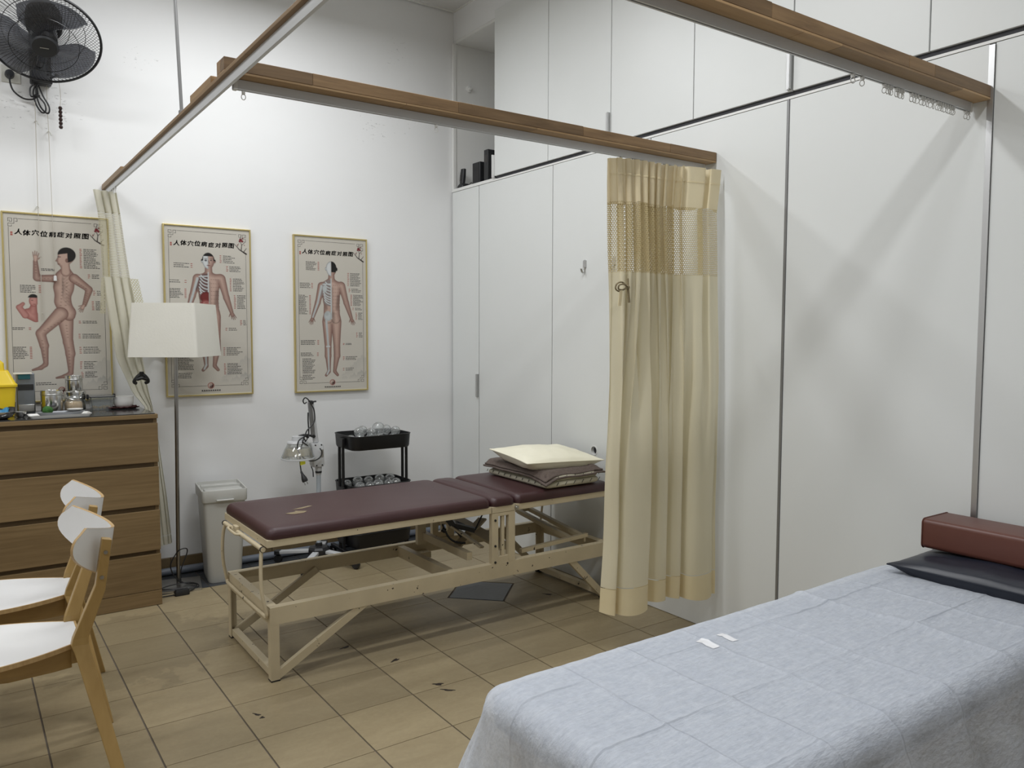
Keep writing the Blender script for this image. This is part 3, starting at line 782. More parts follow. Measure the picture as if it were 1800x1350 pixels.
SKIN = np.array((.49,.345,.285)); SKIN_E = np.array((.15,.070,.058)); PAPERC = np.array((.545,.515,.455)); INK = np.array((.03,.028,.026)); BONE = np.array((.52,.55,.55))
def paint(C, d, c, e=None, w=.13, depth=2.6):
    if e is None: colr = np.broadcast_to(np.array(c), C.shape)
    else:
        f = np.clip(-d/depth, 0, 1)[..., None]**.7; colr = np.array(e)*(1-f)+np.array(c)*f
    a = cover(d, w); return C*(1-a)+colr*a

def figure_front(C, U, V, back):
    cx = 25.0
    if back:
        sh, el, wr, hd, hy = (17.6,32.0,32.4), None, None, None, 20.1
        L = dict(sl=(18.2,31.8), el=(15.6,42.4), wl=(12.2,51.6), sr=(32.0,31.2), er=(35.0,42.0), wr=(38.4,51.8), kl=(22.2,70.5), kr=(28.2,70.5), al=(22.6,86.0), ar=(26.6,86.0), hip=53.0, head=(25.0,20.0))
    else:
        L = dict(sl=(18.6,30.6), el=(15.6,40.8), wl=(12.8,50.0), sr=(32.2,30.2), er=(35.0,41.4), wr=(37.8,49.8), kl=(22.0,66.8), kr=(28.8,66.6), al=(22.6,81.4), ar=(27.4,81.4), hip=51.5, head=(25.0,19.6))
    hip = L['hip']; hd = L['head']
    head = smin(ell(U, V, hd, 3.5, 4.3), ell(U, V, (hd[0], hd[1]+1.8), 2.8, 3.4), .8)
    head = np.minimum(head, np.minimum(ell(U, V, (hd[0]-3.6, hd[1]+.6), .6, 1.1), ell(U, V, (hd[0]+3.6, hd[1]+.6), .6, 1.1)))
    d = smin(cap(U, V, (hd[0], hd[1]+3.5), (hd[0], hd[1]+7.5), 2.0, 2.2), cap(U, V, (cx-6.2, L['sl'][1]), (cx+6.2, L['sr'][1]-.2), 2.5, 2.5), 1.6)
    d = smin(d, cap(U, V, (cx-.3, 33.5), (cx-.3, 40), 6.6, 5.6), 1.2)
    d = smin(d, cap(U, V, (cx, 40), (cx, hip-2), 5.2, 5.6), 1.2)
    d = smin(d, cap(U, V, (cx-2.6, hip), (cx+2.6, hip), 3.6, 3.6), 1.2)
    for s_, e_, w_, k_, a_, sg in ((L['sl'],L['el'],L['wl'],L['kl'],L['al'],-1),(L['sr'],L['er'],L['wr'],L['kr'],L['ar'],1)):
        d = smin(d, cap(U, V, s_, e_, 2.5, 1.8), .9); d = smin(d, cap(U, V, e_, w_, 1.9, 1.15), .5)
        d = np.minimum(d, hand(U, V, w_, PI/2-sg*.35, .95, sg if back else sg))
        d = smin(d, cap(U, V, (cx+sg*3.0, hip+1.5), k_, 3.55, 2.25), .5)
        d = smin(d, cap(U, V, (k_[0], k_[1]+1), (k_[0]+sg*.1, k_[1]+6), 2.3, 2.25), .5); d = smin(d, cap(U, V, (k_[0], k_[1]+6), a_, 2.1, 1.15), .6)
        d = smin(d, cap(U, V, (a_[0], a_[1]+.8), (a_[0]+sg*1.9, a_[1]+3.1), 1.2, .9), .5)
    d = np.minimum(d, head)
    C = paint(C, d, SKIN, SKIN_E)
    # muscle shading
    for a, b, r in (((cx, 33),(cx, hip-2),.5),((cx+1,hip-4),(cx+1,hip+1),.8),((cx+4.5,38),(cx+3.5,46),.5),((cx-4.5,38),(cx-3.5,46),.5)):
        q = cap(U, V, a, b, r*.3, r*.3); C = C*(1-.35*np.exp(-np.maximum(q,0)**2/.8)[..., None]*(d < 0)[..., None])
    if back:
        q = np.minimum(np.abs(ell(U, V, (cx-2.5,hip-.5), 2.9, 2.9)), np.abs(ell(U, V, (cx+2.7,hip-.5), 2.9, 2.9)))
        C = C*(1-.4*np.exp(-q**2/.15)[..., None]*((d < 0)*(V > hip))[..., None])
    # acupoint ticks
    for k in range(34):
        sg = 1
        x = cx+1.2+1.3*(k % 4); y = 31+ (k//4)*2.3
        C = paint(C, cap(U, V, (x,y), (x+.55,y), .07, .07)+0*(d), SKIN_E*.5)
    # skeleton half (viewer's left)
    left = np.where(U < cx-.05, -1.0, 1.0)*.5 + np.clip((U-cx), -1, 1)*.2
    inside = lambda q: np.maximum(q, np.maximum(d+.45, left*2))
    body = np.maximum(ell(U, V, (cx-1.0, 36), 6.6, 8.5), left*2)
    C = paint(C, np.maximum(body, d+.5), (.14,.085,.08) if not back else (.24,.2,.19))
    for k in range(8):
        y = 30.5+k*1.75
        q = np.abs(np.hypot((U-cx)/1.0, (V-(y-3.2))*1.25)-5.6+.25*abs(k-4))-.36
        q = np.maximum(q, -(V-(y-2.2))); q = np.maximum(q, left*2); q = np.maximum(q, d+.5)
        C = paint(C, q, BONE)
    C = paint(C, np.maximum(cap(U, V, (cx,27), (cx,hip-1), .55, .8), U-cx-.1), BONE*.95)
    C = paint(C, np.maximum(ell(U, V, (cx-2.6, hip-2.2), 2.7, 3.2), np.maximum(left*2, d+.4)), BONE, BONE*.7)
    C = paint(C, np.maximum(ell(U, V, (cx-3.4, hip-3.4), 1.2, 1.1), left*2), BONE*.75)
    if not back:
        C = paint(C, np.maximum(ell(U, V, (cx-1.7, 41.5), 3.4, 3.3), np.maximum(left*2, d+.4)), (.20,.035,.03), (.10,.02,.02))
        C = paint(C, np.maximum(ell(U, V, (cx-2.0, 46), 3.0, 3.2), np.maximum(left*2, d+.4)), (.30,.10,.09), (.2,.04,.04))
        for k in range(4): C = paint(C, np.maximum(np.abs(ell(U, V, (cx-1.6-.4*(k % 2), 44.6+k*.9), 1.5, .6))-.12, left*2), (.42,.20,.17))
    a_, k_ = L['al'], L['kl']
    C = paint(C, cap(U, V, (cx-3.8, hip+1), (k_[0]+.1, k_[1]-1), .75, .6), BONE, BONE*.8)
    C = paint(C, cap(U, V, (k_[0]-.8, k_[1]), (k_[0]+.9, k_[1]), .55, .55), BONE)
    C = paint(C, cap(U, V, (k_[0]+.1, k_[1]+1.4), (a_[0], a_[1]), .6, .5), BONE, BONE*.8)
    C = paint(C, cap(U, V, (a_[0], a_[1]), (a_[0]-1.2, a_[1]+2.4), .6, .5), BONE*.9)
    C = paint(C, cap(U, V, L['sl'], L['el'], .75, .6), BONE, BONE*.8); C = paint(C, cap(U, V, L['el'], L['wl'], .65, .5), BONE, BONE*.8)
    C = paint(C, cap(U, V, (cx-.5, L['sl'][1]-1.6), (L['sl'][0]+1, L['sl'][1]-1.2), .35, .35), BONE)
    C = paint(C, np.maximum(ell(U, V, (L['sl'][0]+2.2, L['sl'][1]+1.6), 1.5, 2.3), d+.4), BONE, BONE*.8) if back else C
    # head halves, hair
    C = paint(C, np.maximum(head, U-cx), np.array((.58,.60,.60)), BONE*.5, depth=.8)
    if back: C = paint(C, np.maximum(np.maximum(head, cx-U), V-(hd[1]+2.6)), (.012,.012,.012))
    else:
        hair = np.maximum(head, np.minimum(V-(hd[1]-2.3), -(np.abs(U-hd[0])-2.9)+np.maximum(V-hd[1]-.3, 0)*3))
        C = paint(C, np.maximum(hair, -np.inf), (.015,.013,.012))
        for sx in (-1, 1):
            C = paint(C, ell(U, V, (hd[0]+sx*1.5, hd[1]+.1), .6, .32), (.05,.04,.04)); C = paint(C, cap(U, V, (hd[0]+sx*.8, hd[1]-.8), (hd[0]+sx*2.2, hd[1]-.8), .14, .14), (.05,.03,.03))
        C = paint(C, ell(U, V, (hd[0], hd[1]+3.1), 1.0, .28), (.16,.05,.05)); C = paint(C, cap(U, V, (hd[0]+.2, hd[1]+.2), (hd[0]+.5, hd[1]+1.8), .14, .25), SKIN_E)
        C = paint(C, ell(U, V, (hd[0]-1.5, hd[1]+.2), .75, .6), (.12,.12,.13))
    return C

def figure_side(C, U, V):
    # rear leg, rear arm, trunk, front leg, raised arm, in that order
    def limb(C, segs, k=.6, light=1.0):
        d = None
        for a, b, ra, rb in segs:
            q = cap(U, V, a, b, ra, rb); d = q if d is None else smin(d, q, k)
        return paint(C, d, SKIN*light, SKIN_E), d
    C, _ = limb(C, [((24.0,33.8),(15.4,34.0),2.1,1.7),((15.0,33.6),(14.7,25.2),1.75,1.1)], .6, .93)
    C = paint(C, hand(U, V, (14.7,24.8), -PI/2+.08, .95, 1), SKIN, SKIN_E, depth=.6)
    C, _ = limb(C, [((27.6,53.5),(28.6,67.5),4.1,2.4),((28.7,68),(29.6,74),2.5,2.35),((29.4,74),(29.5,84.0),2.2,1.25),((29.2,84.8),(26.5,86.2),1.3,1.0),((26.5,86.2),(22.6,87.0),1.0,.5)], .7)
    trunk = [((28.6,29.5),(28.4,32),2.3,2.6),((28.2,33.5),(27.4,38.5),4.9,4.7),((27.3,38.5),(26.6,46),4.4,3.7),((26.8,46),(28.0,50.6),3.7,4.0),((30.0,52.0),(29.6,53.4),2.9,2.9)]
    C, dt = limb(C, trunk, 1.4)
    for k in range(6): C = C*(1-.18*np.exp(-(np.abs(np.hypot(U-33, V-(34+k*1.7))-6.2))**2/.12)[..., None]*((dt < -.4)*(U < 30))[..., None])
    C, _ = limb(C, [((25.6,52.6),(16.4,62.6),3.6,2.3),((15.9,63.2),(17.4,69.5),2.35,2.15),((17.4,69.5),(17.9,78.8),2.0,1.2),((17.6,79.8),(15.5,81.4),1.3,1.0),((15.5,81.4),(11.8,82.5),1.0,.55)], .7)
    C, _ = limb(C, [((32.4,33.4),(39.2,38.8),2.5,1.75),((39.5,39.4),(37.0,47.6),1.8,1.1)], .6)
    C = paint(C, hand(U, V, (36.8,47.8), PI/2+.55, .8, 1), SKIN, SKIN_E, depth=.6)
    # head in profile facing left
    h = smin(ell(U, V, (29.0,21.8), 3.9, 4.1), ell(U, V, (27.0,24.4), 2.4, 3.0), 1.0)
    h = np.minimum(h, cap(U, V, (24.9,23.2), (24.3,24.4), .25, .42)); h = smin(h, cap(U, V, (28.4,26), (28.6,30.2), 2.1, 2.3), .8)
    C = paint(C, h, SKIN, SKIN_E, depth=1.0)
    hair = np.maximum(ell(U, V, (29.3,21.0), 4.3, 4.0), -np.minimum(np.maximum(29.9-U, V-20.4)*-1, 9)*-1)
    hair = np.maximum(ell(U, V, (29.3,21.0), 4.3, 4.0), np.minimum(V-20.3-.18*(29-U), 29.6-U))
    C = paint(C, hair, (.016,.014,.013))
    C = paint(C, ell(U, V, (29.2,24.0), .65, 1.1), SKIN*.8, SKIN_E); C = paint(C, cap(U, V, (25.3,22.2), (26.4,22.2), .22, .16), (.04,.03,.03))
    C = paint(C, cap(U, V, (25.0,26.1), (26.0,26.0), .18, .1), SKIN_E*.7)
    # dark point ticks along the limbs
    for a, b, n in (((27.5,33),(25.6,49),9),((29,35),(28,49),7),((26.5,56),(17,62),6),((16.5,66),(17.5,77),6),((28,58),(28.6,66),5),((28.8,70),(29.2,82),7),((33,35),(38.5,39),5),((38.8,41),(37.2,46.5),5),((23,34),(16,34),4),((14.8,32),(14.7,26),4)):
        for k in range(n):
            f = (k+.5)/n; x, y = a[0]+(b[0]-a[0])*f, a[1]+(b[1]-a[1])*f
            C = paint(C, cap(U, V, (x-.35,y), (x+.35,y), .08, .08), SKIN_E*.5)
    # small inset: head, chest and raised arm
    P1 = np.array((.50,.25,.22)); P2 = np.array((.25,.08,.07))
    d = smin(cap(U, V, (13.2,48.5), (12.6,52), 1.5, 2.2), cap(U, V, (10.5,52.6), (14.0,55.0), 2.6, 2.2), 1.0); d = np.maximum(d, U-15.0)
    C = paint(C, d, P1, P2); C = paint(C, smin(cap(U, V, (9.3,53.6), (6.6,49.5), 1.7, 1.4), cap(U, V, (6.6,49.5), (8.4,47.6), 1.2, .9), .4), P1*.9, P2, depth=1)
    C = paint(C, np.maximum(ell(U, V, (13.2,46.0), 2.1, 3.0), U-15.0), P1, P2, depth=1); C = paint(C, np.maximum(np.maximum(ell(U, V, (13.1,44.6), 2.4, 2.2), V-44.3), U-15.0), (.02,.018,.017))
    C = paint(C, cap(U, V, (12.3,45.7), (12.9,45.7), .15, .15), INK); C = paint(C, cap(U, V, (13.0,47.7), (14.0,47.7), .12, .12), P2*.6)
    return C

def poster_print(kind):
    W, H = 47.6, 97.2
    nu, nv = 200, 408
    U, V = np.meshgrid(np.linspace(1.2, 1.2+W, nu+1), np.linspace(1.2, 1.2+H, nv+1))
    C = np.broadcast_to(PAPERC, U.shape+(3,)).copy()
    # ink-wash mountains, lower right
    def ridge(x0, base, peaks):
        y = np.full_like(U, base+9.0)
        for px_, py_, s_ in peaks: y = np.minimum(y, py_+np.abs(U-px_)*s_)
        return y + .5*np.sin(U*2.3)+.3*np.sin(U*5.1+1)
    for peaks, a in (([(46,76,.9),(41,83,.8),(50,78,1.0)], .16), ([(40,88,.75),(33.5,89.5,.8),(45,86,.9),(48.5,87,.8)], .30)):
        y = ridge(0, 90, peaks); f = np.clip((V-y)/.6, 0, 1)*np.clip((92.6-V)/5.0, 0, 1)*np.clip((U-28)/3, 0, 1)*np.clip(1.15-(V-y)/9.0, .25, 1)
        C = C*(1-(f*a)[..., None])+np.array((.17,.185,.20))*(f*a)[..., None]
    C = figure_side(C, U, V) if kind == 1 else figure_front(C, U, V, kind == 3)
    # plum branch, upper right
    br = [((47.2,14.8),(43.2,12.4),.5,.25),((43.2,12.4),(40.6,9.4),.28,.15),((44.2,13.0),(44.6,9.6),.3,.2),((44.6,9.6),(43.4,6.2),.2,.12),((44.6,9.6),(46.8,7.6),.2,.1),((41.8,10.8),(43.0,8.6),.14,.1),((45.6,13.8),(47.4,11.4),.25,.15),((43.4,6.2),(44.6,3.6),.14,.1)]
    for a, b, ra, rb in br: C = paint(C, cap(U, V, a, b, ra, rb), (.035,.025,.025))
    for c, r in (((44.0,6.6),.85),((44.9,7.3),.7),((43.4,7.4),.6),((45.2,5.6),.45),((42.2,9.6),.35),((46.2,9.6),.3)): C = paint(C, ell(U, V, c, r, r), (.17,.022,.03))
    # round black-and-red swirl at the foot
    lc = (25.0, 93.8); R = 1.9
    C = paint(C, ell(U, V, lc, R, R), (.30,.07,.05)); C = paint(C, ell(U, V, lc, R-.35, R-.35), (.52,.42,.36))
    half = np.maximum(ell(U, V, lc, R-.4, R-.4), -(U-lc[0]))
    sw = np.minimum(np.maximum(half, -ell(U, V, (lc[0], lc[1]-.76), .76, .76)), ell(U, V, (lc[0], lc[1]+.76), .76, .76))
    C = paint(C, sw, (.06,.02,.02)); C = paint(C, ell(U, V, (lc[0], lc[1]-.76), .22, .22), (.06,.02,.02)); C = paint(C, ell(U, V, (lc[0], lc[1]+.76), .22, .22), (.52,.42,.36))
    me = bpy.data.meshes.new('print')
    co = np.stack([U/100, np.zeros_like(U), -V/100], -1).reshape(-1, 3)
    i = np.arange(nv)[:, None]*(nu+1)+np.arange(nu)[None]
    F = np.stack([i, i+nu+1, i+nu+2, i+1], -1).reshape(-1, 4)
    me.vertices.add(len(co)); me.vertices.foreach_set('co', co.ravel())
    me.loops.add(F.size); me.loops.foreach_set('vertex_index', F.ravel().astype(np.int32))
    me.polygons.add(len(F)); me.polygons.foreach_set('loop_start', np.arange(0, F.size, 4, dtype=np.int32))
    me.update(calc_edges=True)
    at = me.color_attributes.new('print', 'FLOAT_COLOR', 'POINT')
    at.data.foreach_set('color', np.concatenate([np.clip(C.reshape(-1, 3), 0, 1), np.ones((len(co), 1))], 1).ravel().astype(np.float32))
    me.materials.append(M['print'])
    return me

def text_mesh(s, size, bold=.0, shear=0.0):
    cu = bpy.data.curves.new('lettering', 'FONT'); cu.body = s; cu.size = size; cu.align_x = 'LEFT'
    cu.offset = bold; cu.shear = shear; cu.resolution_u = 3
    o = bpy.data.objects.new('lettering', cu); COL.objects.link(o)
    dg = bpy.context.evaluated_depsgraph_get(); dg.update()
    me = bpy.data.meshes.new_from_object(o.evaluated_get(dg)); bpy.data.objects.remove(o); bpy.data.curves.remove(cu)
    return me

TITLE = '人体穴位病症对照图'
BLOCKS = {1: [(35.4,17.3,45.2,28.1,1),(39.1,30.9,45.4,33.5,1),(41.4,39.7,45.8,42.8,1),(40.6,45.4,45.6,50.7,1),(17.0,28.7,23.9,30.1,0),(7.3,37.7,16.9,42.0,2),(3.3,59.9,11.8,61.6,2),(3.3,70.1,11.9,76.8,2),(34.0,56.2,45.4,57.9,1),(33.7,63.3,44.5,66.2,1),(33.9,70.4,44.3,74.5,1),(34.0,78.3,42.4,82.8,1),(34.4,84.0,42.6,87.5,1),(13.0,89.2,22.6,91.0,0)],
          2: [(5.6,21.9,16.1,25.0,2),(3.1,31.7,12.6,34.0,2),(3.0,36.7,12.4,42.5,2),(31.5,16.4,40.6,21.3,1),(35.2,22.6,43.8,26.2,1),(37.1,29.8,45.6,37.8,1),(39.4,39.7,46.7,48.3,1),(42.8,54.7,46.5,58.1,1),(34.1,59.4,41.8,61.5,1),(32.6,71.1,44.1,76.3,1),(32.8,80.7,43.8,87.7,1),(6.3,76.9,16.0,84.5,0),(6.1,85.9,16.2,89.4,0)],
          3: [(8.0,16.4,17.0,22.2,2),(3.9,30.0,12.6,33.7,2),(3.0,37.7,11.1,50.2,2),(36.0,22.6,46.2,31.5,1),(36.8,32.7,45.7,35.4,1),(38.0,36.7,46.7,44.2,1),(39.3,45.2,46.5,47.1,1),(41.5,48.3,46.4,53.4,1),(41.8,61.4,46.5,65.1,1),(4.0,66.3,16.2,69.6,2),(3.9,74.3,15.8,76.9,2),(4.9,78.0,13.5,87.9,0),(4.9,88.4,13.1,91.9,0),(32.4,68.4,40.4,69.7,1),(32.3,77.1,43.4,79.8,1),(32.2,84.6,40.2,86.9,1)]}

def poster(kind, x0, z1, lab):
    Wd, Hd = .50, .998
    yb = YB-.001
    t = thing('framed_poster', lab, 'poster', (x0+Wd/2, yb, z1-Hd), group='framed acupoint charts on the back wall')
    f = .0085; d = .022
    fr = MB()
    fr.box((x0, yb-d, z1-f), (x0+Wd, yb, z1)).box((x0, yb-d, z1-Hd), (x0+Wd, yb, z1-Hd+f)).box((x0, yb-d, z1-Hd+f), (x0+f, yb, z1-f)).box((x0+Wd-f, yb-d, z1-Hd+f), (x0+Wd, yb, z1-f))
    obj('frame', fr, M['gold'], t, bevel=.0012, smooth=False)
    ys = yb-d+.006
    obj('backing_board', MB().box((x0+f+.0005, ys+.001, z1-Hd+f+.0005), (x0+Wd-f-.0005, yb-.002, z1-f-.0005)), M['paper'], t, smooth=False)
    o = bpy.data.objects.new('printed_chart', poster_print(kind)); COL.objects.link(o); o.parent = t
    o.location = Vector((x0, ys, z1))-ORG[t.name]
    q = lambda u, v, e: (x0+u/100, ys-.0004-e, z1-v/100)
    def rect(b, u0, v0, u1, v1): b.add([q(u0,v0,0), q(u0,v1,0), q(u1,v1,0), q(u1,v0,0)], [(0,1,2,3)])
    # border line with fret corners
    b = MB(); l = .17
    B0, B1, B2, B3 = 3.0, 3.4, 47.0, 94.0
    rect(b, B0+4.5, B1, B2-5.5, B1+l); rect(b, B0, B1+4.5, B0+l, B3-4); rect(b, B2-l, B1+12, B2, B3-4); rect(b, B0+4, B3-l, 22.8, B3); rect(b, 27.2, B3-l, B2-4, B3)
    def fret(cx, cy, sx, sy):
        pl = [((0,0),(1.9,0)),((1.9,0),(1.9,1.9)),((1.9,1.9),(.7,1.9)),((0,0),(0,1.9)),((0,2.9),(2.9,2.9)),((0,2.9),(0,4.5)),((2.9,2.9),(2.9,0)),((2.9,0),(4.5,0)),((4.5,0),(4.5,1.7)),((4.5,1.7),(3.6,1.7)),((0,4.5),(1.7,4.5)),((1.7,4.5),(1.7,3.7)),((.7,1.9),(.7,1.0))]
        for (a, b_), (c, d_) in pl:
            u0, u1 = sorted((cx+sx*a*.92, cx+sx*c*.92)); v0, v1 = sorted((cy+sy*b_*.92, cy+sy*d_*.92)); rect(b, u0-l*.55, v0-l*.55, u1+l*.55, v1+l*.55)
    fret(B0, B1, 1, 1); fret(B2, B1, -1, 1); fret(B0, B3, 1, -1); fret(B2, B3, -1, -1)
    obj('border_lines', b, M['ink_grey'], t, smooth=False)
    # fine print: rows of tiny illegible characters, beside columns of red numbers
    rng = random.Random(kind*11); bk = MB(); rd = MB()
    for u0, v0, u1, v1, m in BLOCKS[kind]:
        n = max(2, int((v1-v0)/.82)); step = (v1-v0)/n
        for r in range(n):
            v = v0+r*step
            a, e = u0, u1
            if m == 1: rect(rd, u0, v+.1, u0+.75+.5*rng.random(), v+.45); a = u0+1.9
            if m == 2: rect(rd, u1-1.2, v+.1, u1-.1, v+.45); e = u1-2.0
            u = a; end = a+(e-a)*rng.uniform(.62, 1)
            while u < end:
                ww = rng.uniform(.45, 1.5); ww = min(ww, end-u+.2)
                rect(bk, u, v+.08, u+ww, v+.44); u += ww+rng.uniform(.12, .3)
    for k in range(9): rect(bk, 19.6+k*1.25, 96.3, 20.5+k*1.25, 97.0)
    rect(bk, 19.6, 97.25, 30.6, 97.34)
    obj('fine_print', bk, M['ink_grey'], t, smooth=False)['kind'] = 'stuff'
    # red seal
    for a in (10.3, 11.4): rect(rd, 3.9, a, 4.9, a+.9)
    obj('red_print', rd, M['ink_red'], t, smooth=False)['kind'] = 'stuff'
    # title, brush-like
    vs = []; fs = []; W_ = 0
    b = MB(); u = 5.4; adv = (40.4-5.4)/len(TITLE)
    for k, ch in enumerate(TITLE):
        me = text_mesh(ch, .039, .0006, .10)
        if not me.vertices: continue
        X = [p.co.x for p in me.vertices]; Y = [p.co.y for p in me.vertices]
        cx, cy = (min(X)+max(X))/2, (min(Y)+max(Y))/2; sc = .0345/max(max(X)-min(X), max(Y)-min(Y), 1e-4)
        a = rng.uniform(-.05, .05); jx, jy = rng.uniform(-.001, .001), rng.uniform(-.0022, .0022)
        bx = x0+(u+adv*.5)/100+jx; bz = z1-(10.4)/100+jy
        pts = []
        for p in me.vertices:
            x, y = (p.co.x-cx)*sc, (p.co.y-cy)*sc*.9
            pts.append((bx+x*math.cos(a)-y*math.sin(a), ys-.0005, bz+x*math.sin(a)+y*math.cos(a)))
        for ox, oz in ((0, 0), (.0008, -.0004), (-.0005, .0005)): b.add([(p[0]+ox, p[1], p[2]+oz) for p in pts], [tuple(p.vertices) for p in me.polygons])
        u += adv; bpy.data.meshes.remove(me)
    obj('title_lettering', b, M['ink'], t, smooth=False)
    return t
poster(1, .222, 2.041, 'gold-framed acupoint chart showing a striding figure in side view, behind the dresser')
poster(2, .999, 2.039, 'gold-framed acupoint chart with a front-facing figure, partly hidden by the lampshade')
poster(3, 1.764, 2.033, 'gold-framed acupoint chart with a figure seen from the back, above the heat lamp')

# ------------------------------------------------------------------ dresser
DX0, DX1, DY0, DY1 = .047, .847, 4.38, 4.862
t = thing('dresser', 'oak dresser of four wide drawers with a dark glass top', 'dresser', (.447, 4.62, 0))
b = MB().box((DX0, DY0+.020, 0), (DX0+.019, DY1, .976)).box((DX1-.019, DY0+.020, 0), (DX1, DY1, .976)).box((DX0+.019, DY1-.008, .01), (DX1-.019, DY1, .976))
obj('side_panels', b, M['oak'], t, bevel=.001, smooth=False)
obj('top_board', MB().box((DX0-.001, DY0-.002, .977), (DX1+.001, DY1, .998)), M['oak'], t, bevel=.0012, smooth=False)
obj('glass_top', MB().box((DX0+.010, DY0+.010, .9982), (DX1-.010, DY1-.006, 1.003)), M['black_glass'], t, bevel=.001, smooth=False)
obj('plinth', MB().box((DX0, DY0+.0005, .002), (DX1, DY0+.020, .079)), M['oak'], t, bevel=.001, smooth=False)
for z0, z1 in ((.0815,.270),(.292,.500),(.525,.726),(.750,.953)):
    dr = obj('drawer', MB().box((DX0+.0005, DY0, z0), (DX1-.0005, DY0+.0195, z1)), M['oak'], t, bevel=.0012, smooth=False)
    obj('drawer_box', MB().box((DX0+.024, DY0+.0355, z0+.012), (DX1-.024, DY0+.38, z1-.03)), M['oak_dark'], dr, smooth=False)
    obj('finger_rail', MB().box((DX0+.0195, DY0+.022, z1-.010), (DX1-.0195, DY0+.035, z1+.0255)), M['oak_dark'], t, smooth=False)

ZT = 1.0032
# yellow sharps container
t = thing('sharps_container', 'yellow plastic sharps container at the left end of the dresser top', 'container', (.13, 4.66, ZT))
obj('body', MB().loft([rrect(.158,4.65,.150,.150,.02,ZT), rrect(.158,4.65,.172,.172,.022,ZT+.145)]), M['yellow'], t, bevel=.002)
obj('lid', MB().loft([rrect(.158,4.65,.184,.184,.024,ZT+.1455), rrect(.158,4.65,.186,.186,.024,ZT+.158), rrect(.158,4.65,.172,.172,.02,ZT+.164), rrect(.158,4.65,.118,.140,.02,ZT+.222), rrect(.158,4.65,.112,.134,.018,ZT+.226)]), M['yellow'], t, bevel=.0015)
obj('flap', MB().loft([rrect(.138,4.625,.125,.07,.014,ZT+.205), rrect(.138,4.625,.120,.066,.014,ZT+.262), rrect(.133,4.625,.095,.05,.012,ZT+.280)]), M['yellow'], t, bevel=.001)
# tall metal dispenser with a paper strip
t = thing('paper_dispenser', 'grey steel dispenser with a white paper strip and a teal pack, beside the yellow container', 'dispenser', (.285, 4.74, ZT))
obj('housing', MB().box((.252,4.70,ZT),(.332,4.81,ZT+.205)), M['dispenser'], t, bevel=.004)
obj('front_slot', MB().box((.258,4.6975,ZT+.120),(.326,4.6998,ZT+.150)), M['black'], t, bevel=.001)
obj('lower_tray', MB().box((.256,4.690,ZT+.012),(.328,4.6996,ZT+.048)), M['steel'], t, bevel=.002)
obj('teal_pack', MB().box((.260,4.690,ZT+.176),(.312,4.6997,ZT+.2015)), M['teal'], t, bevel=.001)
obj('paper_strip', MB().box((.240,4.688,ZT+.2055),(.320,4.73,ZT+.2085)).box((.240,4.6865,ZT+.202),(.320,4.688,ZT+.2085)), M['paper'], t, smooth=False)
# steel bowls
def bowl(lab, c, r, h, m, name='steel_bowl', cat='bowl', grp=None):
    t = thing(name, lab, cat, c, group=grp)
    x, y, z = c
    obj('shell', MB().lathe([(.0001,0),(r*.5,0),(r*.82,h*.35),(r*.97,h*.8),(r,h),(r*1.03,h*1.0),(r*1.03,h*1.03),(r*.97,h*1.03),(r*.93,h*.8),(r*.76,h*.4),(r*.45,h*.08),(.0001,h*.06)], (x,y,z), 32), m, t)
    return t
bowl('shiny steel bowl at the front left edge of the dresser top, holding blue wrappers', (.165,4.475,ZT), .068, .036, M['chrome'], grp='steel bowls')
bowl('dull steel bowl behind the shiny one on the dresser', (.256,4.536,ZT), .026, .026, M['steel'], grp='steel bowls')
t = thing('blue_wrapper', 'torn blue plastic wrapper sticking out of the shiny steel bowl', 'wrapper', (.16, 4.475, ZT+.012))
obj('film', MB().grid(8, 5, lambda a, b: (.125+.075*a+.01*b, 4.46+.035*b, ZT+.018+.032*b+.010*math.sin(a*9)+.006*math.sin(b*7+a*4))), M['blue'], t, solid=.0012)
obj('dark_edge', MB().grid(6, 3, lambda a, b: (.158+.075*a, 4.478+.03*b, ZT+.020+.024*b+.012*a+.004*math.sin(a*11))), M['black'], t, solid=.0012)
# white tray, dish, ball
t = thing('white_tray', 'flat white tray at the front edge of the dresser top', 'tray', (.418, 4.49, ZT))
def tr_sec(sc, z): return rrect(.418,4.488,.272*sc,.138*sc,.012,z)
obj('tray', MB().loft([tr_sec(.93,ZT), tr_sec(1.0,ZT+.012), tr_sec(.975,ZT+.012), tr_sec(.92,ZT+.004)]), M['porcelain'], t)
t = thing('kidney_dish', 'shallow grey enamel dish lying on the white tray', 'dish', (.42, 4.495, ZT+.0045))
def ov(sc, z, n=28): return [(.425+.108*sc*math.cos(2*PI*k/n), 4.497+.045*sc*math.sin(2*PI*k/n)+.010*math.cos(4*PI*k/n), z) for k in range(n)]
obj('dish', MB().loft([ov(.82,ZT+.0046), ov(1.0,ZT+.021), ov(1.03,ZT+.022), ov(.97,ZT+.022), ov(.80,ZT+.0075)]), M['grey_dish'], t)
t = thing('porcelain_saucer', 'small white saucer resting in the right end of the grey dish', 'saucer', (.487, 4.50, ZT+.0226))
obj('saucer', MB().lathe([(.0001,0),(.020,0),(.036,.008),(.037,.0095),(.034,.0095),(.019,.0025),(.0001,.002)], (.487,4.50,ZT+.0226), 26), M['porcelain'], t)
t = thing('sponge_ball', 'green spongy ball sitting in the grey dish', 'ball', (.368, 4.497, ZT+.030))
bm_ = MB()
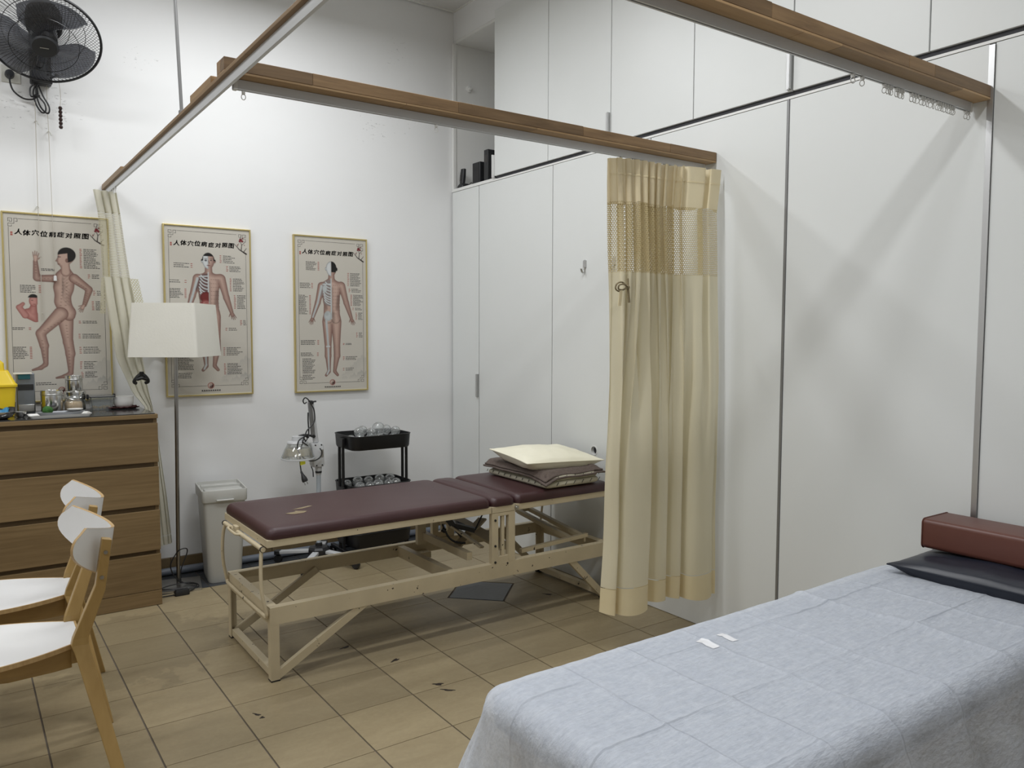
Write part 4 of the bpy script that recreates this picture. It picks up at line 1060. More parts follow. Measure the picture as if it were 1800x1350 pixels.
def sp(a, b):
    th, ph = 2*PI*a, PI*b; r = .0215*(1+.10*noise.noise(Vector((math.cos(th)*math.sin(ph)*3.3, math.sin(th)*math.sin(ph)*3.3, math.cos(ph)*3.3+2))))
    return (.368+r*math.cos(th)*math.sin(ph)*1.12, 4.497+r*math.sin(th)*math.sin(ph), ZT+.0295-r*math.cos(ph))
obj('ball', bm_.grid(22, 14, sp), M['green'], t, angle=180)
# steel canisters
def canister(lab, c, r, h, lid=False):
    t = thing('steel_canister', lab, 'canister', c, group='steel canisters on the dresser')
    x, y, z = c
    obj('body', MB().lathe([(r*.96,0),(r,.004),(r,h-.014),(r*1.02,h-.013),(r*1.02,h-.010),(r,h-.009),(r,h-.001),(r*1.03,h),(r*.96,h),(r*.94,h-.002),(r*.94,.006),(.0001,.005)], c, 36), M['chrome'], t)
    if lid: obj('lid', MB().lathe([(r*1.04,h+.0005),(r*1.05,h+.012),(r*.98,h+.016),(.0001,h+.017)], c, 36), M['chrome'], t)
    obj('rim', MB().lathe([(r*1.005,h-.024),(r*1.03,h-.022),(r*1.03,h-.018),(r*1.005,h-.016)], c, 36), M['steel'], t)
    return t
canister('wide steel canister behind the green ball', (.400,4.648,ZT), .049, .118)
canister('lower steel canister standing against the poster, carrying the smaller one', (.520,4.790,ZT), .050, .086, True)
canister('small steel canister standing on top of the lower one', (.517,4.790,ZT+.1034), .041, .080)
# jar
t = thing('glass_jar', 'round clip-lid glass jar full of pale tan cotton balls', 'jar', (.500, 4.672, ZT))
jc = (.500,4.672,ZT)
obj('contents', MB().lathe([(.0001,.004),(.036,.006),(.0405,.022),(.0405,.040),(.036,.054),(.0001,.059)], jc, 26), M['tan_jar'], t)
obj('jar_body', MB().lathe([(.036,0),(.042,.006),(.0435,.022),(.0435,.042),(.038,.058),(.031,.064),(.031,.072)], jc, 30), M['glass'], t)
obj('lid', MB().lathe([(.033,.0725),(.034,.078),(.030,.083),(.0001,.086)], jc, 26), M['clear'], t)
obj('wire_clip', MB().tube(sm([(.500-.034,4.672,ZT+.070),(.490-.022,4.640,ZT+.078),(.500,4.634,ZT+.066),(.532,4.640,ZT+.078),(.534,4.672,ZT+.070)], 5), .0016, 6), M['chrome'], t)
# clear box
t = thing('storage_box', 'clear plastic box with a black clip lid in front of the poster', 'box', (.622, 4.765, ZT))
obj('tub', MB().loft([rrect(.640,4.762,.098,.10,.012,ZT), rrect(.640,4.762,.112,.112,.014,ZT+.066), rrect(.640,4.762,.106,.106,.012,ZT+.066), rrect(.640,4.762,.093,.095,.01,ZT+.003)]), M['clear'], t)
obj('lid', MB().loft([rrect(.640,4.762,.122,.122,.014,ZT+.0665), rrect(.640,4.762,.122,.122,.014,ZT+.074), rrect(.640,4.762,.11,.11,.012,ZT+.077)]), M['clear'], t)
obj('seal', MB().tube([Vector(p) for p in rrect(.640,4.762,.123,.123,.014,ZT+.070)], .0028, 6, True), M['black'], t)
for sx in (-1, 1): obj('clip', MB().box((.640+sx*.064-.004,4.742,ZT+.055),(.640+sx*.064+.004,4.785,ZT+.082)), M['black'], t, bevel=.002)
k = MB(); random.seed(3)
for i in range(22):
    x, y = .600+.080*random.random(), 4.724+.08*random.random(); k.lathe([(.0001,0),(.0055,.001),(.0055,.010),(.0001,.011)], (x,y,ZT+.0035+.004*random.random()), 7, (random.uniform(-.4,.4),random.uniform(-.4,.4),1))
obj('small_caps', k, M['tan_jar'], t)['kind'] = 'stuff'
# bowl on red cloth
t = thing('red_cloth', 'crumpled dark red cloth under the white bowl', 'cloth', (.735, 4.745, ZT))
def rc(a, b):
    x = .660+.150*a; y = 4.690+.115*b; e = max(abs(a-.5), abs(b-.5))*2
    return (x+.012*math.sin(b*9), y+.01*math.sin(a*8), ZT+.004+ (.012*max(0, e-.62)/.38)*(1+noise.noise(Vector((a*6, b*6, 1)))*1.2)*(.4+ (1-b)*.2) + .002*noise.noise(Vector((a*9, b*9, 5))))
obj('cloth', MB().grid(26, 20, rc), M['red_cloth'], t, solid=.003, angle=180)
t = thing('porcelain_bowl', 'white porcelain bowl standing on the crumpled red cloth', 'bowl', (.748, 4.752, ZT+.0075))
obj('shell', MB().lathe([(.0001,0),(.034,0),(.042,.006),(.0485,.017),(.051,.036),(.052,.057),(.0525,.059),(.049,.059),(.0475,.038),(.044,.019),(.036,.011),(.0001,.008)], (.748,4.752,ZT+.0075), 36), M['porcelain'], t)

# ------------------------------------------------------------------ floor lamp
LX, LY = .983, 4.640
t = thing('floor_lamp', 'floor lamp with square cream shade between dresser and waste bin', 'lamp', (LX, LY, 0))
LT = LX+.017
def rot_rr(w_, d_, r, z, ang, cx=LX, cy=LY):
    return [(cx+x*math.cos(ang)-y*math.sin(ang), cy+x*math.sin(ang)+y*math.cos(ang), z_) for x, y, z_ in rrect(0, 0, w_, d_, r, z)]
a = math.radians(-11)
obj('base', MB().loft([rot_rr(.235,.235,.006,.0005,a), rot_rr(.235,.235,.006,.012,a)]), M['steel'], t, angle=30)
obj('pole', MB().tube([(LX,LY,.0125),(LX+.016,LY,1.33)], .0105, 16), M['nickel'], t)
obj('socket', MB().lathe([(.012,1.3305),(.019,1.345),(.019,1.385),(.014,1.392)], (LT,LY,0), 16), M['black'], t)
obj('bulb', MB().lathe([(.012,1.393),(.014,1.40),(.029,1.43),(.030,1.45),(.020,1.475),(.0001,1.482)], (LT,LY,0), 18), M['porcelain'], t)
a = math.radians(-34)
s_ = MB(); secs = []
for k in range(9):
    f = k/8; secs.append(rot_rr(.372-.037*f, .372-.037*f, .016, 1.286+.287*f, a, LT))
s_.loft(secs+[[(LT+(p[0]-LT)*.982, LY+(p[1]-LY)*.982, p[2]) for p in q_] for q_ in secs[::-1]], close=True)
obj('shade', s_, M['shade'], t, angle=40)
wf = MB()
for q in range(4):
    an = a+PI/2*q; wf.tube([(LT+.012*math.cos(an),LY+.012*math.sin(an),1.392),(LT+.158*math.cos(an),LY+.158*math.sin(an),1.565)], .0022, 6)
obj('shade_carrier', wf, M['nickel'], t)
cd = MB()
cd.tube(sm([(LX+.01,LY-.012,.02),(LX+.012,LY-.02,.10),(LX+.045,LY-.02,.19),(LX+.036,LY-.02,.215),(LX-.005,LY-.018,.20),(LX-.042,LY-.018,.13),(LX-.02,LY-.018,.06),(LX+.03,LY-.03,.02),(LX+.07,LY-.05,.018),(LX+.075,LY-.09,.017),(LX+.03,LY-.11,.017),(LX-.06,LY-.09,.017),(LX-.10,LY-.05,.017),(LX-.04,LY-.03,.022),(LX+.05,LY-.04,.024),(LX+.085,LY-.10,.017),(LX+.02,LY-.145,.006),(LX-.06,LY-.16,.006),(LX-.12,LY-.16,.006)], 8), .0032, 6)
obj('cord', cd, M['black'], t)
t = thing('plug_adapter', 'black mains adapter lying at the front of the lamp base', 'adapter', (.97, 4.475, 0))
obj('body', MB().loft([rrect(.965,4.478,.075,.038,.010,.001), rrect(.965,4.478,.078,.040,.010,.018), rrect(.965,4.478,.065,.030,.008,.031)]), M['black'], t)
obj('pins', MB().box((.925,4.470,.010),(.942,4.474,.014)).box((.925,4.482,.010),(.942,4.486,.014)), M['steel'], t, smooth=False)
t = thing('power_strip', 'black power strip tucked between dresser and lamp base', 'power strip', (.885, 4.72, 0))
obj('body', MB().loft([rrect(.864,4.73,.028,.22,.010,.001), rrect(.864,4.73,.028,.22,.010,.05)]), M['black'], t, bevel=.003)
for y in (4.66, 4.72, 4.78): obj('socket', MB().lathe([(.010,.0502),(.0115,.052),(.009,.051),(.0001,.0508)], (.864,y,0), 14), M['black_metal'], t)
obj('plug', MB().lathe([(.010,.053),(.012,.06),(.011,.095),(.005,.10)], (.864,4.72,0), 12), M['black'], t)

# ------------------------------------------------------------------ waste bin
t = thing('waste_bin', 'tall grey lidded waste bin beside the foot of the couch', 'bin', (1.235, 4.69, 0))
a = math.radians(-7)
rb = lambda w_, d_, r, z, dx=0, dy=0: rot_rr(w_, d_, r, z, a, 1.235+dx, 4.685+dy)
obj('body', MB().loft([rb(.175,.225,.03,.001), rb(.182,.233,.032,.012), rb(.226,.300,.022,.478)]), M['bin'], t)
lid = MB().loft([rb(.236,.316,.018,.470), rb(.242,.322,.018,.476), rb(.244,.324,.018,.533), rb(.242,.322,.018,.537), rb(.230,.310,.016,.537), rb(.226,.306,.016,.519)])
obj('lid', lid, M['bin'], t)
q = lambda x, y, z: (1.235+x*math.cos(a)-y*math.sin(a), 4.685+x*math.sin(a)+y*math.cos(a), z)
fl_ = MB().loft([rot_rr(.196,.110,.014,.5192,a,*q(0,-.072,0)[:2]), rot_rr(.196,.110,.014,.528,a,*q(0,-.072,0)[:2]), rot_rr(.186,.100,.012,.531,a,*q(0,-.072,0)[:2])])
obj('flap', fl_, M['bin'], t)
obj('hinge_bar', MB().loft([rot_rr(.216,.014,.004,.5192,a,*q(0,.004,0)[:2]), rot_rr(.216,.012,.004,.538,a,*q(0,.004,0)[:2])]), M['bin'], t)
obj('rear_plate', MB().loft([rot_rr(.198,.118,.012,.5192,a,*q(0,.080,0)[:2]), rot_rr(.190,.110,.012,.525,a,*q(0,.080,0)[:2])]), M['bin'], t)
obj('lip', MB().loft([[q(x,-.163-dx,z) for x, z, dx in ((-.048,.478,0),(.048,.478,0),(.048,.487,0),(-.048,.487,0))],[q(x,-.163-.014,z) for x, z in ((-.045,.479),(.045,.479),(.045,.486),(-.045,.486))]]), M['bin'], t, bevel=.002)

# ------------------------------------------------------------------ black trolley with cupping jars
CX, CY, CW, CD = 2.158, 4.612, .410, .325
t = thing('utility_trolley', 'black three-tier metal trolley against the back wall, full of glass jars', 'trolley', (CX, CY, 0))
def tray(zt, h=.088):
    r = .062
    m = MB().loft([rrect(CX,CY,CW-.022,CD-.022,r-.01,zt-h), rrect(CX,CY,CW-.008,CD-.008,r,zt-h+.012), rrect(CX,CY,CW,CD,r,zt-.006), rrect(CX,CY,CW+.006,CD+.006,r,zt-.003), rrect(CX,CY,CW+.004,CD+.004,r,zt), rrect(CX,CY,CW-.006,CD-.006,r,zt), rrect(CX,CY,CW-.014,CD-.014,r,zt-h+.014), rrect(CX,CY,CW-.030,CD-.030,r-.01,zt-h+.004)])
    return obj('tray', m, M['black_metal'], t)
tiers = (.787, .482, .185)
for z in tiers: tray(z)
for sx in (-1, 1):
    for dy in (-.038, .016):
        x = CX+sx*(CW/2+.0125); obj('post', MB().tube([(x,CY+dy,.075),(x,CY+dy,.762)], .0095, 12), M['black_metal'], t)
    for z in tiers: obj('bracket', MB().box((CX+sx*(CW/2+.012)-.010, CY-.05, z-.075),(CX+sx*(CW/2+.012)+.010, CY+.03, z-.018)), M['black_metal'], t, bevel=.003)
    obj('foot_bar', MB().bar((CX+sx*(CW/2+.012),CY-.15,.068),(CX+sx*(CW/2+.012),CY+.15,.068), .024, .018), M['black_metal'], t, bevel=.003)
    for sy in (-1, 1):
        x, y = CX+sx*(CW/2+.012), CY+sy*.14
        w_ = obj('caster', MB().lathe([(.0001,-.012),(.022,-.012),(.026,-.008),(.026,.008),(.022,.012),(.0001,.012)], (x,y,.0262), 18, (1,.3,0)), M['black'], t)
        obj('fork', MB().box((x-.017,y-.012,.03),(x-.0135,y+.012,.058)).box((x+.0135,y-.012,.03),(x+.017,y+.012,.058)).box((x-.017,y-.012,.0545),(x+.017,y+.012,.058)), M['black_metal'], w_, smooth=False)
jar_me = {}
def cup_obj(size, loc, rot, lab, grp):
    key = round(size, 3)
    if key not in jar_me:
        r = size
        m = MB().lathe([(r*.56,0),(r*.62,r*.04),(r*.60,r*.14),(r*.72,r*.34),(r*.94,r*.75),(r,r*1.12),(r*.9,r*1.52),(r*.6,r*1.84),(r*.25,r*1.98),(.0001,r*2.0)], (0,0,0), 22)
        o = obj('cupping_jar', m, M['glass'])
        q_ = o.modifiers.new('s', 'SOLIDIFY'); q_.thickness = .0022; q_.offset = -1
        jar_me[key] = o
    else:
        o = jar_me[key].copy(); COL.objects.link(o)
    o.location = loc; o.rotation_euler = rot
    tag(o, lab, 'jar', grp)
    return o
random.seed(12)
def fill(zfloor, spots, where):
    for k, (u, v, s, tilt, special) in enumerate(spots):
        x = CX+(u-.5)*(CW-.10); y = CY+(v-.5)*(CD-.10)
        cup_obj(s, (x, y, zfloor+special[0]), (tilt, random.uniform(-.2, .2), random.uniform(0, 6)), special[1] if special[1] else f'clear glass cupping jar lying among the others in the {where} tray of the black trolley', f'cupping jars in the {where} tray')
Z_ = (0, 0)
fill(.787-.083, [(.10,.25,.034,0,Z_),(.10,.75,.034,0,Z_),(.32,.25,.034,0,Z_),(.32,.78,.034,0,Z_),(.54,.22,.034,0,Z_),(.54,.76,.034,0,Z_),(.76,.22,.034,0,Z_),(.76,.78,.034,0,Z_),(.97,.5,.034,0,Z_),
     (.17,.35,.033,.15,(.060,'leftmost glass cupping jar on top of the heap in the top tray')),(.40,.30,.030,-.1,(.060,'second glass cupping jar from the left on top of the heap in the top tray')),
     (.36,.82,.030,.2,(.062,'glass cupping jar behind the second one on the heap in the top tray')),(.64,.45,.040,.1,(.068,'largest glass cupping jar, standing highest in the top tray')),
     (.86,.72,.030,.3,(.062,'glass cupping jar behind and right of the largest one in the top tray')),(.92,.30,.030,-.3,(.060,'rightmost glass cupping jar on the heap in the top tray'))], 'top')
n5 = ('leftmost', 'second', 'third', 'fourth', 'rightmost')
lf = lambda k, row: f'{n5[k]} glass cupping jar in the {row} row of the middle tray' if k in (0, 4) else f'{n5[k]} glass cupping jar from the left, {row} row of the middle tray'
fill(.482-.083, [(.10,.22,.034,0,(.026,lf(0,'front'))),(.32,.20,.030,0,(.030,lf(1,'front'))),(.52,.22,.037,0,(.022,lf(2,'front'))),(.74,.20,.031,0,(.028,lf(3,'front'))),(.94,.24,.033,0,(.026,lf(4,'front'))),
     (.02,.80,.031,0,(.028,lf(0,'back'))),(.27,.82,.035,0,(.034,lf(1,'back'))),(.52,.84,.033,0,(.030,lf(2,'back'))),(.74,.80,.035,0,(.034,lf(3,'back'))),(.99,.78,.035,0,(.032,lf(4,'back')))], 'middle')

# ------------------------------------------------------------------ heat lamp on wheels
t = thing('heat_lamp', 'grey medical heat lamp on a wheeled stand with its black cable looped round it', 'lamp', (1.79, 4.60, 0))
PX, PY = 1.788, 4.60
obj('hub', MB().lathe([(.056,.062),(.066,.068),(.066,.100),(.056,.112),(.022,.118),(.022,.135),(.014,.137)], (PX,PY,0), 8), M['black'], t)
for an in (-130, -56, 62, 138):
    c, s_ = math.cos(math.radians(an)), math.sin(math.radians(an))
    L = .25
    leg = obj('leg', MB().bar((PX+.058*c,PY+.058*s_,.084),(PX+L*c,PY+L*s_,.068), .040, .020), M['tdp'], t, bevel=.004)
    x, y = PX+(L+.012)*c, PY+(L+.012)*s_
    obj('leg_cap', MB().bar((PX+(L-.006)*c,PY+(L-.006)*s_,.0675),(PX+(L+.03)*c,PY+(L+.03)*s_,.066), .046, .026), M['black'], leg, bevel=.005)
    obj('caster', MB().lathe([(.0001,-.014),(.022,-.014),(.0255,-.009),(.0255,.009),(.022,.014),(.0001,.014)], (x,y,.0258), 16, (-s_,c,0)), M['black'], leg)
obj('pole', MB().tube([(PX,PY,.1375),(PX+.004,PY,.560)], .0135, 16), M['tdp_pole'], t)
obj('collar', MB().lathe([(.0145,.555),(.018,.560),(.018,.585),(.020,.586),(.020,.604),(.015,.606)], (PX+.004,PY,0), 16), M['tdp'], t)
obj('collar_ring', MB().lathe([(.0185,.566),(.0195,.568),(.0195,.577),(.0185,.579)], (PX+.004,PY,0), 16), M['black'], t)
cb = obj('control_box', MB().loft([rrect(1.783,4.60,.062,.060,.008,.607), rrect(1.783,4.60,.072,.068,.008,.622), rrect(1.778,4.60,.076,.070,.008,.735), rrect(1.776,4.60,.066,.058,.008,.752)]), M['tdp'], t)
obj('rating_label', MB().box((1.795,4.5645,.665),(1.811,4.5652,.712)), M['alu'], cb, smooth=False)
for x, z in ((1.762,.741),(1.800,.741),(1.768,.617),(1.803,.618)): obj('screw', MB().lathe([(.0001,-.003),(.0045,-.0025),(.0045,.002)], (x,4.5668,z), 10, (0,1,0)), M['black'], cb)
arm = MB().bar((1.776,4.596,.753),(1.748,4.596,1.005), .030, .024, (0,1,0))
obj('lower_arm', arm, M['tdp'], t, bevel=.004)
obj('upper_arm', MB().bar((1.737,4.585,1.002),(1.754,4.585,.800), .024, .016, (0,1,0)), M['alu_dark'], t, bevel=.003)
kn = MB().lathe([(.0001,-.018),(.012,-.017),(.012,.017),(.0001,.018)], (1.745,4.588,1.000), 12, (0,1,0)).tube([(1.745,4.575,1.003),(1.772,4.571,1.006)], .005, 8)
kn.lathe([(.0001,-.016),(.010,-.015),(.010,.015),(.0001,.016)], (1.755,4.585,.795), 12, (0,1,0))
obj('arm_joints', kn, M['black'], t)
obj('head_arm', MB().tube(sm([(1.752,4.584,.796),(1.735,4.584,.800),(1.70,4.586,.806),(1.668,4.590,.800)], 4), .007, 10), M['black'], t)
HX, HY = 1.662, 4.592
hd_ = obj('lamp_head', MB().lathe([(.0945,.668),(.097,.672),(.095,.682),(.078,.722),(.060,.756),(.056,.760)], (HX,HY,0), 28), M['clear'], t)
obj('rim', MB().lathe([(.093,.662),(.099,.664),(.099,.672),(.093,.674)], (HX,HY,0), 28, close=True), M['tdp'], t)
obj('head_cap', MB().lathe([(.061,.757),(.063,.762),(.058,.770),(.036,.774),(.034,.800),(.0001,.803)], (HX,HY,0), 24), M['tdp'], t)
obj('heater_plate', MB().lathe([(.0001,.688),(.070,.688),(.070,.728),(.0001,.73)], (HX,HY,0), 24), M['mesh_gold'], t)
gd = MB()
for k in range(30):
    an = 2*PI*k/30; c, s_ = math.cos(an), math.sin(an); gd.tube([(HX+.086*c,HY+.086*s_,.6745),(HX+.070*c,HY+.070*s_,.724)], .0013, 4)
for k in range(6): gd.tube([(HX-.085+.034*k,HY-math.sqrt(max(.0001,.0072-(-.085+.034*k)**2)),.675),(HX-.085+.034*k,HY+math.sqrt(max(.0001,.0072-(-.085+.034*k)**2)),.675)], .0013, 4)
obj('guard_wires', gd, M['mesh_gold'], t)['kind'] = 'stuff'
zz = lambda x, y, dy=0: (1.551+.000512*(x-120)-.004, 4.545+dy, .977-.000507*(y-240))
cab = MB().tube(sm([zz(445,190,.03), zz(405,200,.01), zz(382,165), zz(405,132), zz(440,150), zz(480,210,.005), zz(512,280), zz(518,400), zz(478,460,-.005), zz(420,510,-.01), zz(395,560,-.012), zz(360,650,-.012), zz(335,760,-.010), zz(328,880,-.01), zz(340,990,-.01)], 7), .0038, 7)
cab.tube(sm([zz(430,560,-.004), zz(370,590,-.014), zz(320,620,-.014), zz(296,680,-.016), zz(310,760,-.018), zz(360,825,-.018), zz(430,868,-.016), zz(500,876,-.014), zz(565,845,-.012), zz(596,790,-.008), zz(578,738,.002)], 7), .0038, 7)
cab.tube(sm([zz(405,575), zz(425,610), zz(395,640,-.01), zz(385,610,-.012), zz(360,640,-.014), zz(405,680,-.012), zz(430,695,.0)], 6), .0036, 6)
cab.tube(sm([zz(455,310,.02), zz(450,400,.015), zz(452,520,.01), zz(440,600,.0), zz(420,580,-.005), zz(390,585,-.008)], 6), .0042, 6)
cab.tube(sm([zz(484,955,.02), zz(488,1000,.0), zz(500,1075,.01)], 5), .0034, 6)
obj('cable', cab, M['black'], t)
pl = MB().lathe([(.004,0),(.006,.004),(.0075,.020),(.011,.030),(.016,.044),(.018,.060),(.016,.068),(.0001,.069)], zz(338,985,-.01), 14, (.32,-.25,-1))
px_, py_, pz_ = zz(372,1100,-.018)
obj('plug', pl, M['black'], t)
ax = Vector((.32,-.25,-1)).normalized(); e0 = Vector(zz(338,985,-.01))+ax*.069
obj('plug_pins', MB().tube([e0+Vector((.008,0,.002)), e0+Vector((.008,0,.002))+ax*.018], .0024, 6).tube([e0+Vector((-.008,0,-.002)), e0+Vector((-.008,0,-.002))+ax*.018], .0024, 6), M['chrome'], t)
obj('yellow_tag', MB().loft([[zz(325,855,-.016),zz(385,860,-.017),zz(388,905,-.017),zz(328,916,-.016)],[zz(325,855,-.0135),zz(385,860,-.0145),zz(388,905,-.0145),zz(328,916,-.0135)]]), M['yellow_tag'], t, smooth=False)

# ------------------------------------------------------------------ examination couch
EX0, EX1, EY0, EY1 = 1.008, 2.832, 3.128, 3.735
t = thing('exam_couch', 'old cream steel examination couch with worn maroon vinyl pads', 'couch', (1.92, 3.43, 0))
cp = M['cream_paint']
def leg(x, y, sx, sy):
    """angle-iron leg"""
    w_, h_ = .036, .0045
    b = MB()
    b.box((min(x,x+sx*w_), min(y,y+sy*h_), .006), (max(x,x+sx*w_), max(y,y+sy*h_), .300))
    b.box((min(x,x+sx*h_), min(y+sy*h_,y+sy*w_), .006), (max(x,x+sx*h_), max(y+sy*h_,y+sy*w_), .300))
    o = obj('leg', b, M['cream_worn'], t, smooth=False)
    obj('foot_cap', MB().box((min(x-.001*sx,x+sx*(w_+.001)), min(y-.001*sy,y+sy*(w_+.001)), .0005), (max(x-.001*sx,x+sx*(w_+.001)), max(y-.001*sy,y+sy*(w_+.001)), .006)), M['black'], o, smooth=False)
for x, sx in ((EX0, 1), (EX1, -1)):
    for y, sy in ((EY0, 1), (EY1, -1)): leg(x, y, sx, sy)
rz0, rz1 = .236, .308
for y, sy in ((EY0, 1), (EY1, -1)):
    b = MB().box((EX0+.0002, min(y-.0005*sy,y+sy*.004), rz0), (EX1-.0002, max(y-.0005*sy,y+sy*.004), rz1)).box((EX0+.0002, min(y+sy*.004,y+sy*.036), rz1-.004), (EX1-.0002, max(y+sy*.004,y+sy*.036), rz1))
    obj('lower_rail', b, cp, t, smooth=False)
for x, sx in ((EX0, 1), (EX1, -1)):
    b = MB().box((min(x,x+sx*.004), EY0+.037, rz0), (max(x,x+sx*.004), EY1-.037, rz1)).box((min(x+sx*.004,x+sx*.036), EY0+.037, rz1-.0042), (max(x+sx*.004,x+sx*.036), EY1-.037, rz1-.0002))
    obj('end_rail', b, cp, t, smooth=False)
    obj('foot_bar', MB().box((min(x+sx*.005,x+sx*.035), EY0+.036, .012), (max(x+sx*.005,x+sx*.035), EY1-.036, .044)), cp, t, bevel=.002, smooth=False)
obj('cross_rail', MB().box((1.868, EY0+.037, rz0+.012), (1.872, EY1-.037, rz1-.0045)).box((1.872, EY0+.037, rz1-.0085), (1.902, EY1-.037, rz1-.0045)), cp, t, smooth=False)
for y in (EY0+.014, EY1-.014):
    obj('brace', MB().bar((EX0+.030,y,.022),(EX0+.425,y,.252), .034, .022, (0,1,0)), cp, t, bevel=.001, smooth=False)
    obj('brace', MB().bar((EX1-.030,y,.022),(EX1-.262,y,.252), .034, .022, (0,1,0)), cp, t, bevel=.001, smooth=False)
    # gate frame in the middle, carrying the hinge
    b = MB().box((2.083,y-.014,rz1),(2.118,y+.014,.5545)).box((2.180,y-.014,rz1),(2.217,y+.014,.5545)).box((2.118,y-.014,.538),(2.180,y+.014,.5545)).box((2.118,y-.012,rz1),(2.180,y+.012,.340))
    obj('gate_frame', b, cp, t, bevel=.001, smooth=False)
    obj('slot_bar', MB().box((2.142,y-.008,.340),(2.158,y+.008,.538)), cp, t, bevel=.001, smooth=False)
    for z in (.395, .315, .52): obj('bolt', MB().lathe([(.0001,-.004),(.006,-.003),(.006,.003)], (2.10, y-(.0145 if y < 3.4 else -.0145), z), 8, (0,1 if y < 3.4 else -1,0)), M['black'], t)
tz0, tz1 = .5555, .586
def top_frame(x0, x1, nm):
    b = MB()
    for y0, y1 in ((EY0-.001, EY0+.028), (EY1-.028, EY1+.001)): b.box((x0,y0,tz0),(x1,y1,tz1))
    b.box((x0,EY0+.028,tz0),(x0+.028,EY1-.028,tz1)).box((x1-.028,EY0+.028,tz0),(x1,EY1-.028,tz1))
    obj(nm, b, cp, t, bevel=.0015, smooth=False)
top_frame(EX0-.008, 2.078, 'foot_frame'); top_frame(2.082, 2.216, 'middle_frame'); top_frame(2.221, EX1+.004, 'head_frame')
obj('hinge_end', MB().tube([(2.2215,EY0-.010,.570),(2.2215,EY0+.030,.570)], .011, 14).lathe([(.004,0),(.007,-.004),(.0001,-.006)], (2.2215,EY0-.010,.570), 12, (0,1,0)), M['steel'], t)
def pad(x0, x1, z0, z1, crown, nm):
    y0, y1 = EY0-.006, EY1+.006; r = .030; wx, wy = (x1-x0)/2, (y1-y0)/2
    secs = []
    for k in range(9):
        a_ = PI/2*k/8; ins = r*(1-math.sin(a_))*0; h = (z1-z0-.012)*math.sin(a_); inn = .022*(1-math.cos(a_))
        secs.append(rrect((x0+x1)/2,(y0+y1)/2,2*(wx-inn),2*(wy-inn),r,z0+.012+h, 6))
    m = MB().loft([rrect((x0+x1)/2,(y0+y1)/2,2*wx-.004,2*wy-.004,r,z0,6)]+secs, cap=False)
    n0 = len(secs[0]); base = len(m.v)-n0; lastc = secs[-1]
    # crowned top as shrinking rings
    cx, cy = (x0+x1)/2, (y0+y1)/2
    for f, zc in ((.8,.55),(.45,.9),(.0,1.0)):
        ring = [(cx+(p[0]-cx)*f, cy+(p[1]-cy)*f, z1+crown*zc) for p in lastc]
        o_ = len(m.v); m.v += ring
        m.f += [(base+i, base+(i+1) % n0, o_+(i+1) % n0, o_+i) for i in range(n0)]; base = o_
    return obj(nm, m, M['maroon'], t, angle=60)
pad(EX0-.006, 2.076, .5862, .632, .004, 'foot_pad'); pad(2.080, 2.218, .5862, .630, .010, 'middle_pad'); pad(2.2225, EX1+.002, .5862, .632, .004, 'head_pad')
# torn spots in the vinyl
def tear(poly): return obj('vinyl_tear', MB().prism(poly, .0012, lambda u, v, d: (u, v, .6349+d)), M['foam'], t, smooth=False)
tear([(1.150,3.345),(1.180,3.315),(1.225,3.318),(1.245,3.340),(1.232,3.372),(1.240,3.345),(1.205,3.375),(1.198,3.357),(1.175,3.352)])
tear([(1.205,3.405),(1.245,3.400),(1.305,3.430),(1.292,3.440),(1.235,3.420)])
# bent tube hoops at both ends
hp = []
hp += [(.990,3.170,.545),(.984,3.160,.50),(.981,3.155,.43),(.984,3.150,.36),(.996,3.146,.295),(1.000,3.150,.272),(.998,3.20,.266)]
hp += [(.998,3.66,.266),(1.000,3.712,.272),(.996,3.716,.295),(.984,3.712,.36),(.979,3.706,.43),(.982,3.70,.50),(.990,3.69,.545)]
obj('end_hoop', MB().tube(sm(hp, 5), .0075, 10), cp, t)
obj('hoop_bar', MB().tube([(.991,3.150,.5455),(.991,3.713,.5455)], .010, 12), cp, t)
obj('catch_handle', MB().tube(sm([(.989,3.575,.552),(.972,3.57,.556),(.966,3.55,.553),(.966,3.46,.551),(.972,3.44,.550),(.989,3.436,.549)], 5), .0055, 8), cp, t)
obj('catch_plate', MB().box((.982,3.50,.552),(.9995,3.545,.570)), cp, t, bevel=.002)
for y in (3.158, 3.706): obj('end_stop', MB().lathe([(.0112,-.006),(.0122,-.003),(.0122,.003),(.0112,.006)], (.991,y,.5455), 12, (0,1,0)), M['black'], t)
for y in (3.150, 3.71):
    obj('end_strut', MB().tube(sm([(2.812,y,.553),(2.832,y,.535),(2.834,y,.47),(2.826,y,.40),(2.815,y,.310)], 5), .0065, 10), cp, t)
# sloping support frame folded under the head section
for x in (2.632, 2.715): obj('support_bar', MB().bar((x,3.205,.335),(x-.012,3.665,.400), .026, .022), cp, t, bevel=.001, smooth=False)
obj('support_bar', MB().bar((2.300,3.198,.3245),(2.735,3.198,.345), .022, .020), cp, t, bevel=.001, smooth=False)
obj('support_bar', MB().bar((2.610,3.672,.402),(2.712,3.672,.402), .022, .020), cp, t, bevel=.001, smooth=False)
obj('support_post', MB().bar((2.722,3.205,.309),(2.722,3.205,.334), .016, .012, (1,0,0)), cp, t, smooth=False)
obj('lift_plate', MB().bar((2.285,3.30,.320),(2.16,3.62,.430), .10, .012), cp, t, smooth=False)
obj('stay_bar', MB().tube([(2.50,3.62,.555),(2.475,3.62,.405)], .008, 8), cp, t)
